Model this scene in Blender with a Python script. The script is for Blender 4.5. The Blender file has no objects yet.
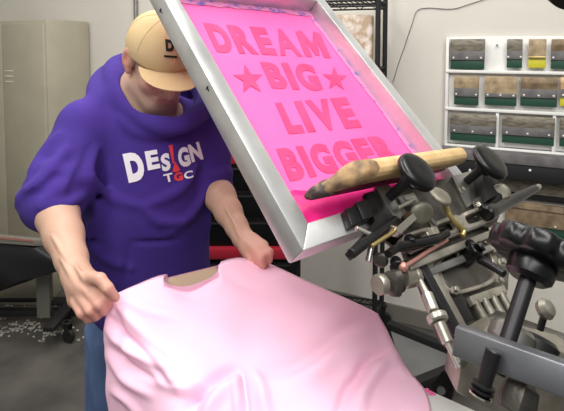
import bpy, bmesh, math, random
import numpy as np
from mathutils import Vector, Matrix
from mathutils.bvhtree import BVHTree

# ------------------------------------------------------------------ camera
CAM_F, CAM_CX, CAM_CY, PITCH, EYE = 500.0, 282.0, 80.0, math.radians(3.5), 1.6
sc = bpy.context.scene
col = sc.collection
cd = bpy.data.cameras.new('camera')
cd.sensor_fit = 'HORIZONTAL'; cd.sensor_width = 36.0
cd.lens = 36.0 * CAM_F / 564.0
cd.shift_y = -(205.5 - CAM_CY) / 564.0
cd.clip_start = 0.05
cam = bpy.data.objects.new('camera', cd); col.objects.link(cam)
cam.location = (0, 0, EYE); cam.rotation_euler = (math.pi / 2 - PITCH, 0, 0)
sc.camera = cam
# ------------------------------------------------------------------ world, lights, exposure
w = bpy.data.worlds.new('world'); sc.world = w; w.use_nodes = True
w.node_tree.nodes['Background'].inputs[0].default_value = (0.93, 0.96, 1.0, 1)
w.node_tree.nodes['Background'].inputs[1].default_value = 0.30
def area(name, loc, target, sx, sy, power, color=(1, 1, 1)):
    l = bpy.data.lights.new(name, 'AREA'); l.shape = 'RECTANGLE'; l.size = sx; l.size_y = sy
    l.energy = power; l.color = color
    o = bpy.data.objects.new(name, l); col.objects.link(o); o.location = loc
    o.rotation_euler = (Vector(target) - Vector(loc)).to_track_quat('-Z', 'Y').to_euler()
    return o
area('ceiling_tube_light', (-1.0, 0.6, 3.3), (-0.9, 1.2, 0), 0.5, 2.4, 54, (1.0, 0.98, 0.95))
area('ceiling_tube_light', (0.9, 0.5, 3.3), (0.6, 1.3, 0), 0.5, 2.4, 54, (1.0, 0.98, 0.95))
area('ceiling_tube_light', (0.0, -1.2, 3.2), (0.0, 1.0, 1.0), 2.4, 0.6, 44, (1.0, 0.99, 0.97))
area('ceiling_tube_light', (-0.9, 2.5, 3.3), (-0.9, 2.7, 0), 2.4, 0.5, 30, (1.0, 0.98, 0.95))
vs = sc.view_settings
vs.view_transform = 'Standard'; vs.look = 'None'; vs.gamma = 1.0; vs.use_curve_mapping = False
vs.exposure = -0.02

# ------------------------------------------------------------------ helpers
RT = np.array([1., 0, 0]); FW = np.array([0, math.cos(PITCH), -math.sin(PITCH)]); UP = np.array([0, math.sin(PITCH), math.cos(PITCH)])
CO = np.array([0, 0, EYE])
def ray(px, py): return RT * (px - CAM_CX) / CAM_F - UP * (py - CAM_CY) / CAM_F + FW
def P3(px, py, Y):
    r = ray(px, py); return CO + r * (Y / r[1])
def onplane(px, py, p0, n):
    r = ray(px, py); n = np.array(n, float); return CO + r * (float(n @ (np.array(p0) - CO)) / float(n @ r))
def nrm(a): a = np.array(a, float); return a / np.linalg.norm(a)

def material(name, color, rough=0.6, metal=0.0, color2=None, scale=8.0, bump=0.0, bump_scale=40.0, detail=4.0, ramp=(0.35, 0.7), sheen=0.0, coat=0.0, sss=0.0, stretch=None, spec=None):
    m = bpy.data.materials.new(name); m.use_nodes = True
    nt = m.node_tree; b = nt.nodes['Principled BSDF']
    def lin(c): return tuple(((x / 255 + 0.055) / 1.055) ** 2.4 if x > 10 else x / 255 / 12.92 for x in c) + (1,)
    b.inputs['Base Color'].default_value = lin(color)
    b.inputs['Roughness'].default_value = rough; b.inputs['Metallic'].default_value = metal
    if spec is not None: b.inputs['Specular IOR Level'].default_value = spec
    if sheen: b.inputs['Sheen Weight'].default_value = sheen
    if coat: b.inputs['Coat Weight'].default_value = coat
    if sss:
        b.inputs['Subsurface Weight'].default_value = sss; b.inputs['Subsurface Radius'].default_value = (0.012, 0.005, 0.003); b.inputs['Subsurface Scale'].default_value = 1.0
    tc = nt.nodes.new('ShaderNodeTexCoord'); mp = nt.nodes.new('ShaderNodeMapping')
    nt.links.new(tc.outputs['Object'], mp.inputs[0])
    if stretch: mp.inputs['Scale'].default_value = stretch
    if color2:
        n = nt.nodes.new('ShaderNodeTexNoise'); n.inputs['Scale'].default_value = scale; n.inputs['Detail'].default_value = detail
        nt.links.new(mp.outputs[0], n.inputs['Vector'])
        r = nt.nodes.new('ShaderNodeValToRGB'); r.color_ramp.elements[0].position = ramp[0]; r.color_ramp.elements[1].position = ramp[1]
        r.color_ramp.elements[0].color = lin(color); r.color_ramp.elements[1].color = lin(color2)
        nt.links.new(n.outputs['Fac'], r.inputs[0]); nt.links.new(r.outputs[0], b.inputs['Base Color'])
    if bump:
        n2 = nt.nodes.new('ShaderNodeTexNoise'); n2.inputs['Scale'].default_value = bump_scale; n2.inputs['Detail'].default_value = 5
        nt.links.new(mp.outputs[0], n2.inputs['Vector'])
        bp = nt.nodes.new('ShaderNodeBump'); bp.inputs['Strength'].default_value = bump; bp.inputs['Distance'].default_value = 0.004
        nt.links.new(n2.outputs['Fac'], bp.inputs['Height']); nt.links.new(bp.outputs[0], b.inputs['Normal'])
    return m
M = {}
M['wall'] = material('wall_paint', (214, 209, 198), 0.85, color2=(205, 200, 190), scale=1.6, bump=0.25, bump_scale=14)
M['pegboard'] = material('white_board', (228, 227, 222), 0.6)
M['floor'] = material('stained_concrete', (62, 59, 55), 0.65, color2=(92, 88, 82), scale=3.5, detail=8, bump=0.2, bump_scale=60)
M['debris'] = material('paper_scraps', (170, 166, 158), 0.8)
M['cabinet'] = material('beige_enamel', (166, 160, 141), 0.45, color2=(158, 152, 133), scale=5, bump=0.12, bump_scale=90)
M['cabinet_dark'] = material('dark_gap', (25, 24, 22), 0.7)
M['black'] = material('black_plastic', (10, 10, 11), 0.3, spec=0.4)
M['black_matte'] = material('black_matte', (17, 16, 17), 0.7)
M['black_cloth'] = material('black_cover', (22, 21, 23), 0.55, bump=0.3, bump_scale=6)
M['dark_metal'] = material('dark_steel', (56, 55, 56), 0.38, 0.75, color2=(45, 44, 44), scale=18)
M['bar'] = material('bar_steel', (150, 152, 156), 0.35, 0.8, color2=(120, 120, 124), scale=12)
M['steel'] = material('steel', (165, 163, 158), 0.3, 0.85, color2=(140, 137, 130), scale=16, bump=0.08)
M['alu'] = material('brushed_aluminium', (214, 214, 212), 0.34, 0.7, color2=(188, 188, 186), scale=9, bump=0.06, bump_scale=50)
M['cast'] = material('cast_aluminium', (168, 163, 150), 0.42, 0.7, color2=(112, 106, 94), scale=14, detail=7, bump=0.25, bump_scale=70)
M['cast_light'] = material('bright_sheen_casting', (192, 186, 172), 0.36, 0.7, color2=(140, 134, 120), scale=18, detail=7, bump=0.2, bump_scale=80)  # light casting tone; puts the sheen of the cover rim into the colour
M['cast_dark'] = material('grimy_shaded_cast_metal', (104, 100, 93), 0.42, 0.7, color2=(60, 57, 53), scale=16, detail=7, bump=0.25, bump_scale=70)  # grimy metal, also the painted shade in the cover plate recess
M['satin'] = material('satin_plated_steel', (196, 192, 180), 0.36, 0.75, color2=(160, 156, 144), scale=20)
M['chrome'] = material('chrome', (225, 222, 212), 0.16, 1.0)
M['brass'] = material('brass', (190, 170, 110), 0.35, 0.8)
M['copper'] = material('copper_pink', (196, 140, 128), 0.4, 0.6)
M['grip_face'] = material('dull_knurled_metal', (142, 138, 122), 0.5, 0.4, color2=(104, 100, 88), scale=30)
M['wood'] = material('maple', (214, 182, 132), 0.5, color2=(196, 160, 108), scale=9, stretch=(1, 6, 6), bump=0.1)
M['wood_worn'] = material('worn_maple', (176, 142, 100), 0.6, color2=(84, 68, 56), scale=30, detail=8, ramp=(0.40, 0.66), bump=0.2)
M['tip'] = material('ink_crust', (64, 52, 52), 0.6, color2=(138, 112, 92), scale=55, detail=8, ramp=(.5, .7), bump=.5, bump_scale=90)
M['blade_dark'] = material('inky_blade', (58, 44, 46), 0.4, color2=(120, 60, 80), scale=30)
M['mesh'] = material('pink_emulsion', (242, 96, 164), 0.5, color2=(236, 88, 156), scale=5, bump=0.05)
M['stencil'] = material('stencil_opening', (210, 52, 108), 0.5, color2=(220, 66, 122), scale=12)
M['ink'] = material('wet_pink_ink', (222, 38, 124), 0.3, color2=(190, 24, 100), scale=16, bump=0.5, bump_scale=22)
M['tape'] = material('stained_tape', (206, 122, 168), 0.5, color2=(98, 88, 160), scale=46, detail=8, ramp=(0.5, 0.66))
M['hoodie'] = material('purple_fleece', (66, 42, 134), 0.95, color2=(58, 36, 122), scale=7, bump=0.25, bump_scale=220)
M['rib'] = material('purple_rib_knit', (64, 36, 134), 0.9, bump=0.4, bump_scale=300)
M['jeans'] = material('blue_denim', (92, 114, 152), 0.85, color2=(60, 82, 124), scale=14, detail=8, bump=0.3, bump_scale=200, stretch=(1, 1, .3))
M['shoe'] = material('dark_leather', (40, 36, 34), 0.6)
M['pink_cotton'] = material('pale_pink_cotton', (245, 197, 219), 0.9, bump=0.1, bump_scale=120)
M['collar_in'] = material('cream_neck_inside', (222, 204, 176), 0.85)
M['cap'] = material('tan_twill', (208, 182, 138), 0.85, color2=(200, 172, 126), scale=12, bump=0.3, bump_scale=260)
M['print_white'] = material('white_print', (238, 236, 240), 0.7)
M['print_red'] = material('red_print', (226, 62, 66), 0.7)
M['print_black'] = material('black_embroidery', (24, 22, 22), 0.8)
M['red'] = material('red_enamel', (170, 34, 52), 0.4)
M['grey_paint'] = material('grey_enamel', (122, 119, 110), 0.45)
M['rubber'] = material('black_rubber', (20, 20, 20), 0.6)
M['green'] = material('green_polyurethane', (38, 74, 58), 0.4)
M['yellow'] = material('yellow_polyurethane', (206, 196, 52), 0.4)
M['sq_grey'] = material('weathered_wood', (142, 134, 118), 0.7, color2=(92, 86, 74), scale=26, detail=7, stretch=(1, 1, 3))
M['sq_tan'] = material('tan_wood', (188, 166, 132), 0.65, color2=(136, 116, 90), scale=24, detail=7)
M['sq_brown'] = material('brown_wood', (150, 128, 98), 0.65, color2=(92, 76, 60), scale=20, detail=7)
M['sq_band'] = material('grey_stained_band', (110, 108, 106), 0.6, color2=(88, 84, 86), scale=20)
M['parcel'] = material('wrapped_parcel', (176, 150, 120), 0.35, color2=(226, 214, 204), scale=16, detail=5, ramp=(.45, .62), bump=0.6, bump_scale=18)
M['deck'] = material('grey_deck', (112, 112, 110), 0.6, color2=(98, 97, 95), scale=5)

def skin_material():
    m = material('skin', (214, 166, 140), 0.5, sss=0.12, bump=0.15, bump_scale=160)
    nt = m.node_tree; a = nt.nodes.new('ShaderNodeVertexColor'); a.layer_name = 'tint'
    nt.links.new(a.outputs['Color'], nt.nodes['Principled BSDF'].inputs['Base Color'])
    return m
M['skin'] = skin_material()

def link(name, me, mat, parent=None):
    o = bpy.data.objects.new(name, me); col.objects.link(o)
    for m in (mat if isinstance(mat, (list, tuple)) else [mat]): me.materials.append(m)
    if parent is not None:
        o.parent = parent
        base = Vector((0, 0, 0)); q = parent
        while q is not None: base += q.location; q = q.parent
        me.transform(Matrix.Translation(-base))
    return o
def from_bm(name, bm, mat, parent=None, smooth=35):
    bmesh.ops.recalc_face_normals(bm, faces=bm.faces)
    me = bpy.data.meshes.new(name); bm.to_mesh(me); bm.free()
    if smooth:
        me.shade_smooth(); me.set_sharp_from_angle(angle=math.radians(smooth))
    return link(name, me, mat, parent)
def thing(name, label, cat, loc=(0, 0, 0), group=None):
    o = bpy.data.objects.new(name, None); col.objects.link(o); o.location = loc; o.empty_display_size = 0.05
    o['label'] = label; o['category'] = cat
    if group: o['group'] = group
    return o
def tag(o, label, cat, group=None, kind=None):
    o['label'] = label; o['category'] = cat
    if group: o['group'] = group
    if kind: o['kind'] = kind
    return o
def struct(o): o['kind'] = 'structure'; return o
def rebase(o, loc):
    """move a single-mesh thing's origin to loc"""
    o.data.transform(Matrix.Translation(-Vector(loc))); o.location = loc; return o

def a_box(bm, c, hx, hy, hz, ax=None, bevel=0.0, seg=2):
    """box about c with half sizes along the axes ax (rows)"""
    ax = np.eye(3) if ax is None else np.array(ax)
    vs_ = []
    for i in (-1, 1):
        for j in (-1, 1):
            for k in (-1, 1):
                vs_.append(bm.verts.new(Vector(np.array(c) + ax[0] * hx * i + ax[1] * hy * j + ax[2] * hz * k)))
    fs = [(0, 1, 3, 2), (4, 6, 7, 5), (0, 4, 5, 1), (2, 3, 7, 6), (0, 2, 6, 4), (1, 5, 7, 3)]
    faces = [bm.faces.new([vs_[i] for i in f]) for f in fs]
    if bevel:
        ed = list({e for f in faces for e in f.edges})
        bmesh.ops.bevel(bm, geom=ed, offset=bevel, segments=seg, profile=0.5, affect='EDGES')
    return bm
def basis(d):
    d = nrm(d); h = np.array([0, 0, 1.]) if abs(d[2]) < 0.9 else np.array([1., 0, 0])
    a = nrm(np.cross(h, d)); b = np.cross(d, a); return a, b, d
def lathe(bm, p, d, prof, seg=32, caps=True, star=None):
    """revolve prof [(height, radius), ...] about the axis d through p; star(theta, i) scales the radius"""
    a, b, d = basis(d); p = np.array(p, float); rings = []
    for i, (h, r) in enumerate(prof):
        ring = []
        for k in range(seg):
            t = 2 * math.pi * k / seg; rr = r * (star(t, i) if star else 1)
            ring.append(bm.verts.new(Vector(p + d * h + (a * math.cos(t) + b * math.sin(t)) * rr)))
        rings.append(ring)
    for r0, r1 in zip(rings, rings[1:]):
        for k in range(seg): bm.faces.new((r0[k], r0[(k + 1) % seg], r1[(k + 1) % seg], r1[k]))
    if caps: bm.faces.new(rings[0][::-1]); bm.faces.new(rings[-1])
    return bm
def rod(bm, p0, p1, r0, r1=None, seg=20, bev=0.15):
    p0 = np.array(p0, float); p1 = np.array(p1, float); L = np.linalg.norm(p1 - p0); r1 = r0 if r1 is None else r1
    e = min(bev * min(r0, r1), L * 0.3)
    return lathe(bm, p0, p1 - p0, [(0, r0 - e), (e, r0), (L - e, r1), (L, r1 - e)], seg)
def tube(bm, pts, r, seg=10):
    pts = [np.array(p, float) for p in pts]; rings = []
    prev = None
    for i, p in enumerate(pts):
        d = nrm(pts[min(i + 1, len(pts) - 1)] - pts[max(i - 1, 0)])
        if prev is None: a, b, _ = basis(d)
        else:
            a = nrm(prev - d * float(prev @ d)); b = np.cross(d, a)
        prev = a; rr = r[i] if isinstance(r, (list, tuple)) else r
        rings.append([bm.verts.new(Vector(p + (a * math.cos(2 * math.pi * k / seg) + b * math.sin(2 * math.pi * k / seg)) * rr)) for k in range(seg)])
    for r0, r1 in zip(rings, rings[1:]):
        for k in range(seg): bm.faces.new((r0[k], r0[(k + 1) % seg], r1[(k + 1) % seg], r1[k]))
    bm.faces.new(rings[0][::-1]); bm.faces.new(rings[-1]); return bm
def prism(bm, poly, ext, bevel=0.0, seg=2):
    """poly: 3D points in a plane; ext: extrusion vector"""
    ext = np.array(ext, float)
    a = [bm.verts.new(Vector(p)) for p in poly]; b = [bm.verts.new(Vector(np.array(p) + ext)) for p in poly]
    n = len(poly)
    faces = [bm.faces.new(a[::-1]), bm.faces.new(b)]
    for i in range(n): faces.append(bm.faces.new((a[i], a[(i + 1) % n], b[(i + 1) % n], b[i])))
    if bevel:
        ed = list({e for f in faces for e in f.edges})
        bmesh.ops.bevel(bm, geom=ed, offset=bevel, segments=seg, profile=0.5, affect='EDGES')
    return bm
def new(): return bmesh.new()
def smooth_path(pts, n=6):
    pts = [np.array(p, float) for p in pts]; out = []
    for i in range(len(pts) - 1):
        p0 = pts[max(i - 1, 0)]; p1 = pts[i]; p2 = pts[i + 1]; p3 = pts[min(i + 2, len(pts) - 1)]
        for k in range(n):
            t = k / n
            out.append(0.5 * ((2 * p1) + (-p0 + p2) * t + (2 * p0 - 5 * p1 + 4 * p2 - p3) * t * t + (-p0 + 3 * p1 - 3 * p2 + p3) * t ** 3))
    out.append(pts[-1]); return out

# ------------------------------------------------------------------ implicit surfaces (for the body and its clothes)
class Field:
    def __init__(s): s.pr = []
    def add(s, f, k=0.02, op='u'): s.pr.append((f, k, op)); return s
    def cone(s, a, b, r1, r2, k=0.02, op='u'):
        a = np.array(a, float); b = np.array(b, float); ab = b - a; L2 = float(ab @ ab) + 1e-12
        def f(p):
            t = np.clip(((p - a) @ ab) / L2, 0, 1); q = p - a - t[:, None] * ab
            return np.sqrt((q * q).sum(1)) - (r1 + (r2 - r1) * t)
        return s.add(f, k, op)
    def chain(s, pts, rs, k=0.02, op='u'):
        for i in range(len(pts) - 1): s.cone(pts[i], pts[i + 1], rs[i], rs[i + 1], k, op)
        return s
    def ell(s, c, ax, r, k=0.02, op='u'):
        c = np.array(c, float); ax = np.array(ax, float); r = np.array(r, float)
        def f(p):
            q = ((p - c) @ ax.T); k0 = np.sqrt(((q / r) ** 2).sum(1)) + 1e-9; k1 = np.sqrt(((q / (r * r)) ** 2).sum(1)) + 1e-9
            return k0 * (k0 - 1.0) / k1
        return s.add(f, k, op)
    def ev(s, p, prs=None):
        d = np.full(len(p), 1e3)
        for f, k, op in (s.pr if prs is None else prs):
            g = f(p)
            if op == 'u':
                h = np.maximum(k - np.abs(d - g), 0) / k; d = np.minimum(d, g) - h * h * k * 0.25
            elif op == 's':
                g = -g; h = np.maximum(k - np.abs(d - g), 0) / k; d = np.maximum(d, g) + h * h * k * 0.25
            elif op == 'i':
                h = np.maximum(k - np.abs(d - g), 0) / k; d = np.maximum(d, g) + h * h * k * 0.25
        return d
    def hit(s, px, py, t0=0.5, t1=2.2):
        r = ray(px, py); r = r / np.linalg.norm(r); t = t0
        for _ in range(300):
            d = float(s.ev((CO + r * t)[None])[0])
            if d < 0.0008: break
            t += max(d * 0.7, 0.0006)
            if t > t1: return None
        return CO + r * t
    def ridge(s, pxs, r=0.012, k=0.03, lift=0.0, op='u'):
        base = Field(); base.pr = list(s.pr)
        pts = []
        for x, y in pxs:
            h = base.hit(x, y)
            if h is not None:
                v = nrm(h - CO); pts.append(h + v * (r * (1 - lift)) if op == 'u' else h - v * (r * (1 - lift)))
        if len(pts) < 2: return s
        pts = smooth_path(pts, 3); n = len(pts)
        rs = [r * (0.35 + 0.65 * math.sin(math.pi * i / (n - 1))) for i in range(n)]
        a = np.array(pts); rs = np.array(rs)
        def f(p):
            d = np.full(len(p), 1e3)
            for i in range(n - 1):
                ab = a[i + 1] - a[i]; L2 = float(ab @ ab) + 1e-12
                t = np.clip(((p - a[i]) @ ab) / L2, 0, 1); q = p - a[i] - t[:, None] * ab
                d = np.minimum(d, np.sqrt((q * q).sum(1)) - (rs[i] + (rs[i + 1] - rs[i]) * t))
            return d
        return s.add(f, k, op)
    def mesh(s, lo, hi, h):
        lo = np.array(lo, float); n = np.ceil((np.array(hi) - lo) / h).astype(int) + 2
        B = 12; V = np.ones(tuple(n), np.float32)
        for i in range(0, n[0], B):
            for j in range(0, n[1], B):
                for k in range(0, n[2], B):
                    e = np.minimum([i + B, j + B, k + B], n)
                    c = lo + (np.array([i, j, k]) + e - 1) * 0.5 * h; rad = 0.5 * h * math.sqrt(3) * B
                    v = [abs_f(c[None])[0] for abs_f in (pp[0] for pp in s.pr)]
                    prs = [pp for pp, g in zip(s.pr, v) if g < rad * 1.5 + pp[1] + 0.02]
                    if not any(pp[2] == 'u' for pp in prs): continue
                    g = np.meshgrid(*[lo[a] + np.arange([i, j, k][a], e[a]) * h for a in range(3)], indexing='ij')
                    p = np.stack([x.ravel() for x in g], 1)
                    ints = [pp for pp in s.pr if pp[2] == 'i' and pp not in prs]
                    V[i:e[0], j:e[1], k:e[2]] = s.ev(p, [pp for pp in s.pr if pp in prs or pp in ints]).reshape(g[0].shape)
        ins = V < 0
        cells = np.zeros(tuple(n - 1), np.int8)
        for a in (0, 1):
            for b in (0, 1):
                for c in (0, 1): cells += ins[a:n[0] - 1 + a, b:n[1] - 1 + b, c:n[2] - 1 + c]
        act = np.argwhere((cells > 0) & (cells < 8)); idx = -np.ones(tuple(n - 1), np.int32)
        idx[act[:, 0], act[:, 1], act[:, 2]] = np.arange(len(act))
        acc = np.zeros((len(act), 3)); cnt = np.zeros(len(act))
        cor = [(a, b, c) for a in (0, 1) for b in (0, 1) for c in (0, 1)]
        for A in cor:
            for ax_ in range(3):
                if A[ax_] == 0:
                    Bc = list(A); Bc[ax_] = 1
                    va = V[act[:, 0] + A[0], act[:, 1] + A[1], act[:, 2] + A[2]]; vb = V[act[:, 0] + Bc[0], act[:, 1] + Bc[1], act[:, 2] + Bc[2]]
                    m = (va < 0) != (vb < 0); t = np.where(m, va / np.where(m, va - vb, 1), 0)
                    pa = np.tile(np.array(A, float), (len(act), 1)); pa[:, ax_] = t
                    acc += pa * m[:, None]; cnt += m
        verts = lo + (act + acc / cnt[:, None]) * h
        faces = []
        for ax_ in range(3):
            o1, o2 = [(1, 2), (2, 0), (0, 1)][ax_]
            sl0 = [slice(None)] * 3; sl1 = [slice(None)] * 3; sl0[ax_] = slice(0, -1); sl1[ax_] = slice(1, None)
            cr = np.argwhere(ins[tuple(sl0)] != ins[tuple(sl1)])
            ok = (cr[:, o1] > 0) & (cr[:, o2] > 0) & (cr[:, o1] < n[o1] - 1) & (cr[:, o2] < n[o2] - 1); cr = cr[ok]
            sign = ins[cr[:, 0], cr[:, 1], cr[:, 2]]
            q = []
            for d1, d2 in ((-1, -1), (0, -1), (0, 0), (-1, 0)):
                c = cr.copy(); c[:, o1] += d1; c[:, o2] += d2; q.append(idx[c[:, 0], c[:, 1], c[:, 2]])
            q = np.stack(q, 1); q[~sign] = q[~sign][:, ::-1]; q = q[(q >= 0).all(1)]
            faces.append(q)
        return verts, np.concatenate(faces)
def mesh_np(name, v, f, mat, parent, colors=None, smooth_it=2):
    me = bpy.data.meshes.new(name)
    if smooth_it:
        e = np.concatenate([f[:, [0, 1]], f[:, [1, 2]], f[:, [2, 3]], f[:, [3, 0]]])
        for _ in range(smooth_it):
            s_ = np.zeros_like(v); c_ = np.zeros(len(v))
            for k in range(3): s_[:, k] = np.bincount(e[:, 0], v[e[:, 1], k], len(v)) + np.bincount(e[:, 1], v[e[:, 0], k], len(v))
            c_ = np.bincount(e[:, 0], minlength=len(v)) + np.bincount(e[:, 1], minlength=len(v))
            v = 0.5 * v + 0.5 * s_ / c_[:, None]
    me.vertices.add(len(v)); me.vertices.foreach_set('co', v.ravel().astype(np.float32))
    me.loops.add(len(f) * 4); me.loops.foreach_set('vertex_index', f.ravel().astype(np.int32))
    me.polygons.add(len(f)); me.polygons.foreach_set('loop_start', np.arange(0, len(f) * 4, 4, dtype=np.int32))
    me.update(calc_edges=True); me.validate()
    if colors is not None:
        ca = me.color_attributes.new('tint', 'FLOAT_COLOR', 'POINT')
        ca.data.foreach_set('color', np.concatenate([colors, np.ones((len(v), 1))], 1).ravel().astype(np.float32))
    me.shade_smooth()
    return link(name, me, mat, parent), v

# ------------------------------------------------------------------ lettering
def glyph_mesh(text, offset=0.0, space=1.0):
    cu = bpy.data.curves.new('t', 'FONT'); cu.body = text; cu.offset = offset; cu.space_character = space; cu.resolution_u = 4
    o = bpy.data.objects.new('t', cu); col.objects.link(o)
    dg = bpy.context.evaluated_depsgraph_get(); me = bpy.data.meshes.new_from_object(o.evaluated_get(dg))
    bpy.data.objects.remove(o)
    bm = new(); bm.from_mesh(me); bpy.data.meshes.remove(me)
    bmesh.ops.triangulate(bm, faces=bm.faces)
    for f in bm.faces: f.smooth = False
    xs = [v.co.x for v in bm.verts]; ys = [v.co.y for v in bm.verts]
    x0, x1, y0, y1 = min(xs), max(xs), min(ys), max(ys)
    for v in bm.verts: v.co = Vector(((v.co.x - x0) / (x1 - x0), 1 - (v.co.y - y0) / (y1 - y0), 0))
    return bm
def star_mesh(ang=0):
    bm = new(); vv = []
    for k in range(10):
        r = 0.5 if k % 2 == 0 else 0.2; t = -math.pi / 2 + k * math.pi / 5 + ang
        vv.append(bm.verts.new((0.5 + r * math.cos(t), 0.5 + r * math.sin(t), 0)))
    c = bm.verts.new((0.5, 0.5, 0))
    for k in range(10): bm.faces.new((c, vv[k], vv[(k + 1) % 10]))
    return bm
def refine(bm, size):
    for _ in range(5):
        ed = [e for e in bm.edges if e.calc_length() > size]
        if not ed: break
        bmesh.ops.subdivide_edges(bm, edges=ed, cuts=1); bmesh.ops.triangulate(bm, faces=bm.faces)
def quad_map(q):
    q = [np.array(p, float) for p in q]
    return lambda x, y: (q[0] * (1 - x) + q[1] * x) * (1 - y) + (q[2] * (1 - x) + q[3] * x) * y
def decal(name, bm, quad, place, mat, parent, thick, size=None):
    """bm in the unit square -> quad (photo pixels) -> place(px, py) = (point, normal)"""
    if size: refine(bm, size)
    qm = quad_map(quad); top = {}
    for v in list(bm.verts):
        x, y = qm(v.co.x, v.co.y); p, nn = place(x, y); v.co = Vector(p); top[v] = Vector(nn) * thick
    r = bmesh.ops.extrude_face_region(bm, geom=list(bm.faces))
    # thickness along the surface normal
    ex = [g for g in r['geom'] if isinstance(g, bmesh.types.BMVert)]
    src = list(top.items())
    from mathutils.kdtree import KDTree
    kd = KDTree(len(src))
    for i, (v, d) in enumerate(src): kd.insert(v.co, i)
    kd.balance()
    for v in ex: v.co = v.co + src[kd.find(v.co)[1]][1]
    return from_bm(name, bm, mat, parent, smooth=0)

# ================================================================== STRUCTURE
# back wall: runs from far left to nearer right.  Y = 3.2 - 0.5 X
WN = nrm((-0.5, -1.0, 0)); WD = nrm((1.0, -0.5, 0)); W0 = np.array([0, 3.2, 0])
def onwall(px, py, off=0.0): return onplane(px, py, W0 + WN * off, WN)
bm = new(); a_box(bm, W0 + WD * 0.0 - WN * 0.06 + np.array([0, 0, 1.5]), 4.6, 0.06, 1.5, [WD, WN, (0, 0, 1)])
struct(from_bm('wall_back', bm, M['wall'], None, 0))
bm = new(); a_box(bm, (0, 0.9, -0.05), 5.0, 5.0, 0.05)
struct(from_bm('floor', bm, M['floor'], None, 0))
bm = new(); a_box(bm, W0 + WN * 0.006 + np.array([0, 0, 0.05]), 4.1, 0.006, 0.05, [WD, WN, (0, 0, 1)], 0.003)
bm0 = new(); a_box(bm0, (-3.5, 1.6, 1.5), 0.06, 3.4, 1.5); struct(from_bm('wall_left', bm0, M['wall'], None, 0))
struct(from_bm('baseboard_back', bm, M['grey_paint'], None, 0))

# floor litter
random.seed(4)
bm = new()
for cx, cy, sx, sy, n in ((12, 327, 16, 4, 60), (50, 333, 14, 4, 46), (30, 318, 20, 5, 24)):
    for _ in range(n):
        p = onplane(random.gauss(cx, sx), random.gauss(cy, sy), (0, 0, 0.003), (0, 0, 1))
        t = random.random() * 3; s = random.uniform(0.004, 0.011)
        a_box(bm, p + np.array([0, 0, 0.001]), s, s * random.uniform(.4, .9), 0.002, [(math.cos(t), math.sin(t), 0), (-math.sin(t), math.cos(t), 0), (0, 0, 1)])
tag(from_bm('floor_litter', bm, M['debris'], None, 0), 'white paper scraps strewn over the dark concrete floor', 'litter', kind='stuff')

# conduit and crack-like wire on the wall
bm = new(); p = onwall(136, 20, 0.018); rod(bm, (p[0], p[1], 1.2), (p[0], p[1], 2.95), 0.016)
tag(rebase(from_bm('conduit_pipe', bm, M['steel'], None), (p[0], p[1], 1.2)), 'grey metal conduit pipe running up the wall behind the cap', 'pipe')
bm = new(); tube(bm, smooth_path([onwall(x, y, 0.005) for x, y in ((393, 82), (399, 62), (404, 48), (412, 24), (417, 11), (428, 8), (452, 9), (470, 4), (500, -6))]), 0.002, 6)
tag(from_bm('loose_wire', bm, M['sq_band'], None), 'thin grey wire wandering up the white wall beside the squeegee board', 'wire')

# ================================================================== CABINET
cab_back = onwall(91, 26); D = 0.43
fr = cab_back + WN * D; fr[2] = 0
top_z = 1.815; Wc = 0.92
cabn = thing('storage_cabinet', 'tall beige metal storage cabinet against the wall behind the man', 'cabinet', tuple(fr - WD * Wc / 2 - WN * D / 2))
cc = fr - WD * Wc / 2 - WN * (D / 2 - 0.01)
ax = [WD, WN, (0, 0, 1)]
bm = new(); a_box(bm, cc + np.array([0, 0, top_z / 2 + 0.02]) - WN * 0.01, Wc / 2, D / 2 - 0.02, top_z / 2 - 0.02, ax, 0.008)
from_bm('body', bm, M['cabinet'], cabn)
for s in (-1, 1):
    bm = new(); a_box(bm, fr - WD * Wc / 2 + WD * s * Wc / 4 + np.array([0, 0, top_z / 2 + 0.02]) - WN * 0.008, Wc / 4 - 0.004, 0.012, top_z / 2 - 0.05, ax, 0.004)
    d = from_bm('door', bm, M['cabinet'], cabn)
    for zz in (1.36, 1.40, 1.44):
        bm = new(); a_box(bm, onplane(7, 0, fr, WN) * np.array([1, 1, 0]) + (0 if s > 0 else -1) * WD * 0.5 + np.array([0, 0, zz]) + WN * 0.005, 0.045, 0.003, 0.003, ax, 0.001)
        from_bm('vent_louvre', bm, M['pegboard'], d)

# low drawer box under the black bench
bxp = onplane(20, 306, (0, 0, 0), (0, 0, 1))
dr = thing('drawer_box', 'low beige metal drawer box on the floor under the black topped stand', 'box', (bxp[0], bxp[1] + 0.1, 0))
bm = new(); a_box(bm, (bxp[0] - 0.1, bxp[1] + 0.13, 0.1), 0.27, 0.12, 0.1, None, 0.006); from_bm('body', bm, M['cabinet'], dr)
bm = new(); a_box(bm, (bxp[0] - 0.1, bxp[1] + 0.008, 0.125), 0.25, 0.006, 0.055, None, 0.003); dd = from_bm('drawer', bm, M['cabinet'], dr)
bm = new(); a_box(bm, (bxp[0] - 0.1, bxp[1] + 0.006, 0.035), 0.24, 0.006, 0.012, None, 0.002); from_bm('toe_slot', bm, M['cabinet_dark'], dr)

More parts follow.
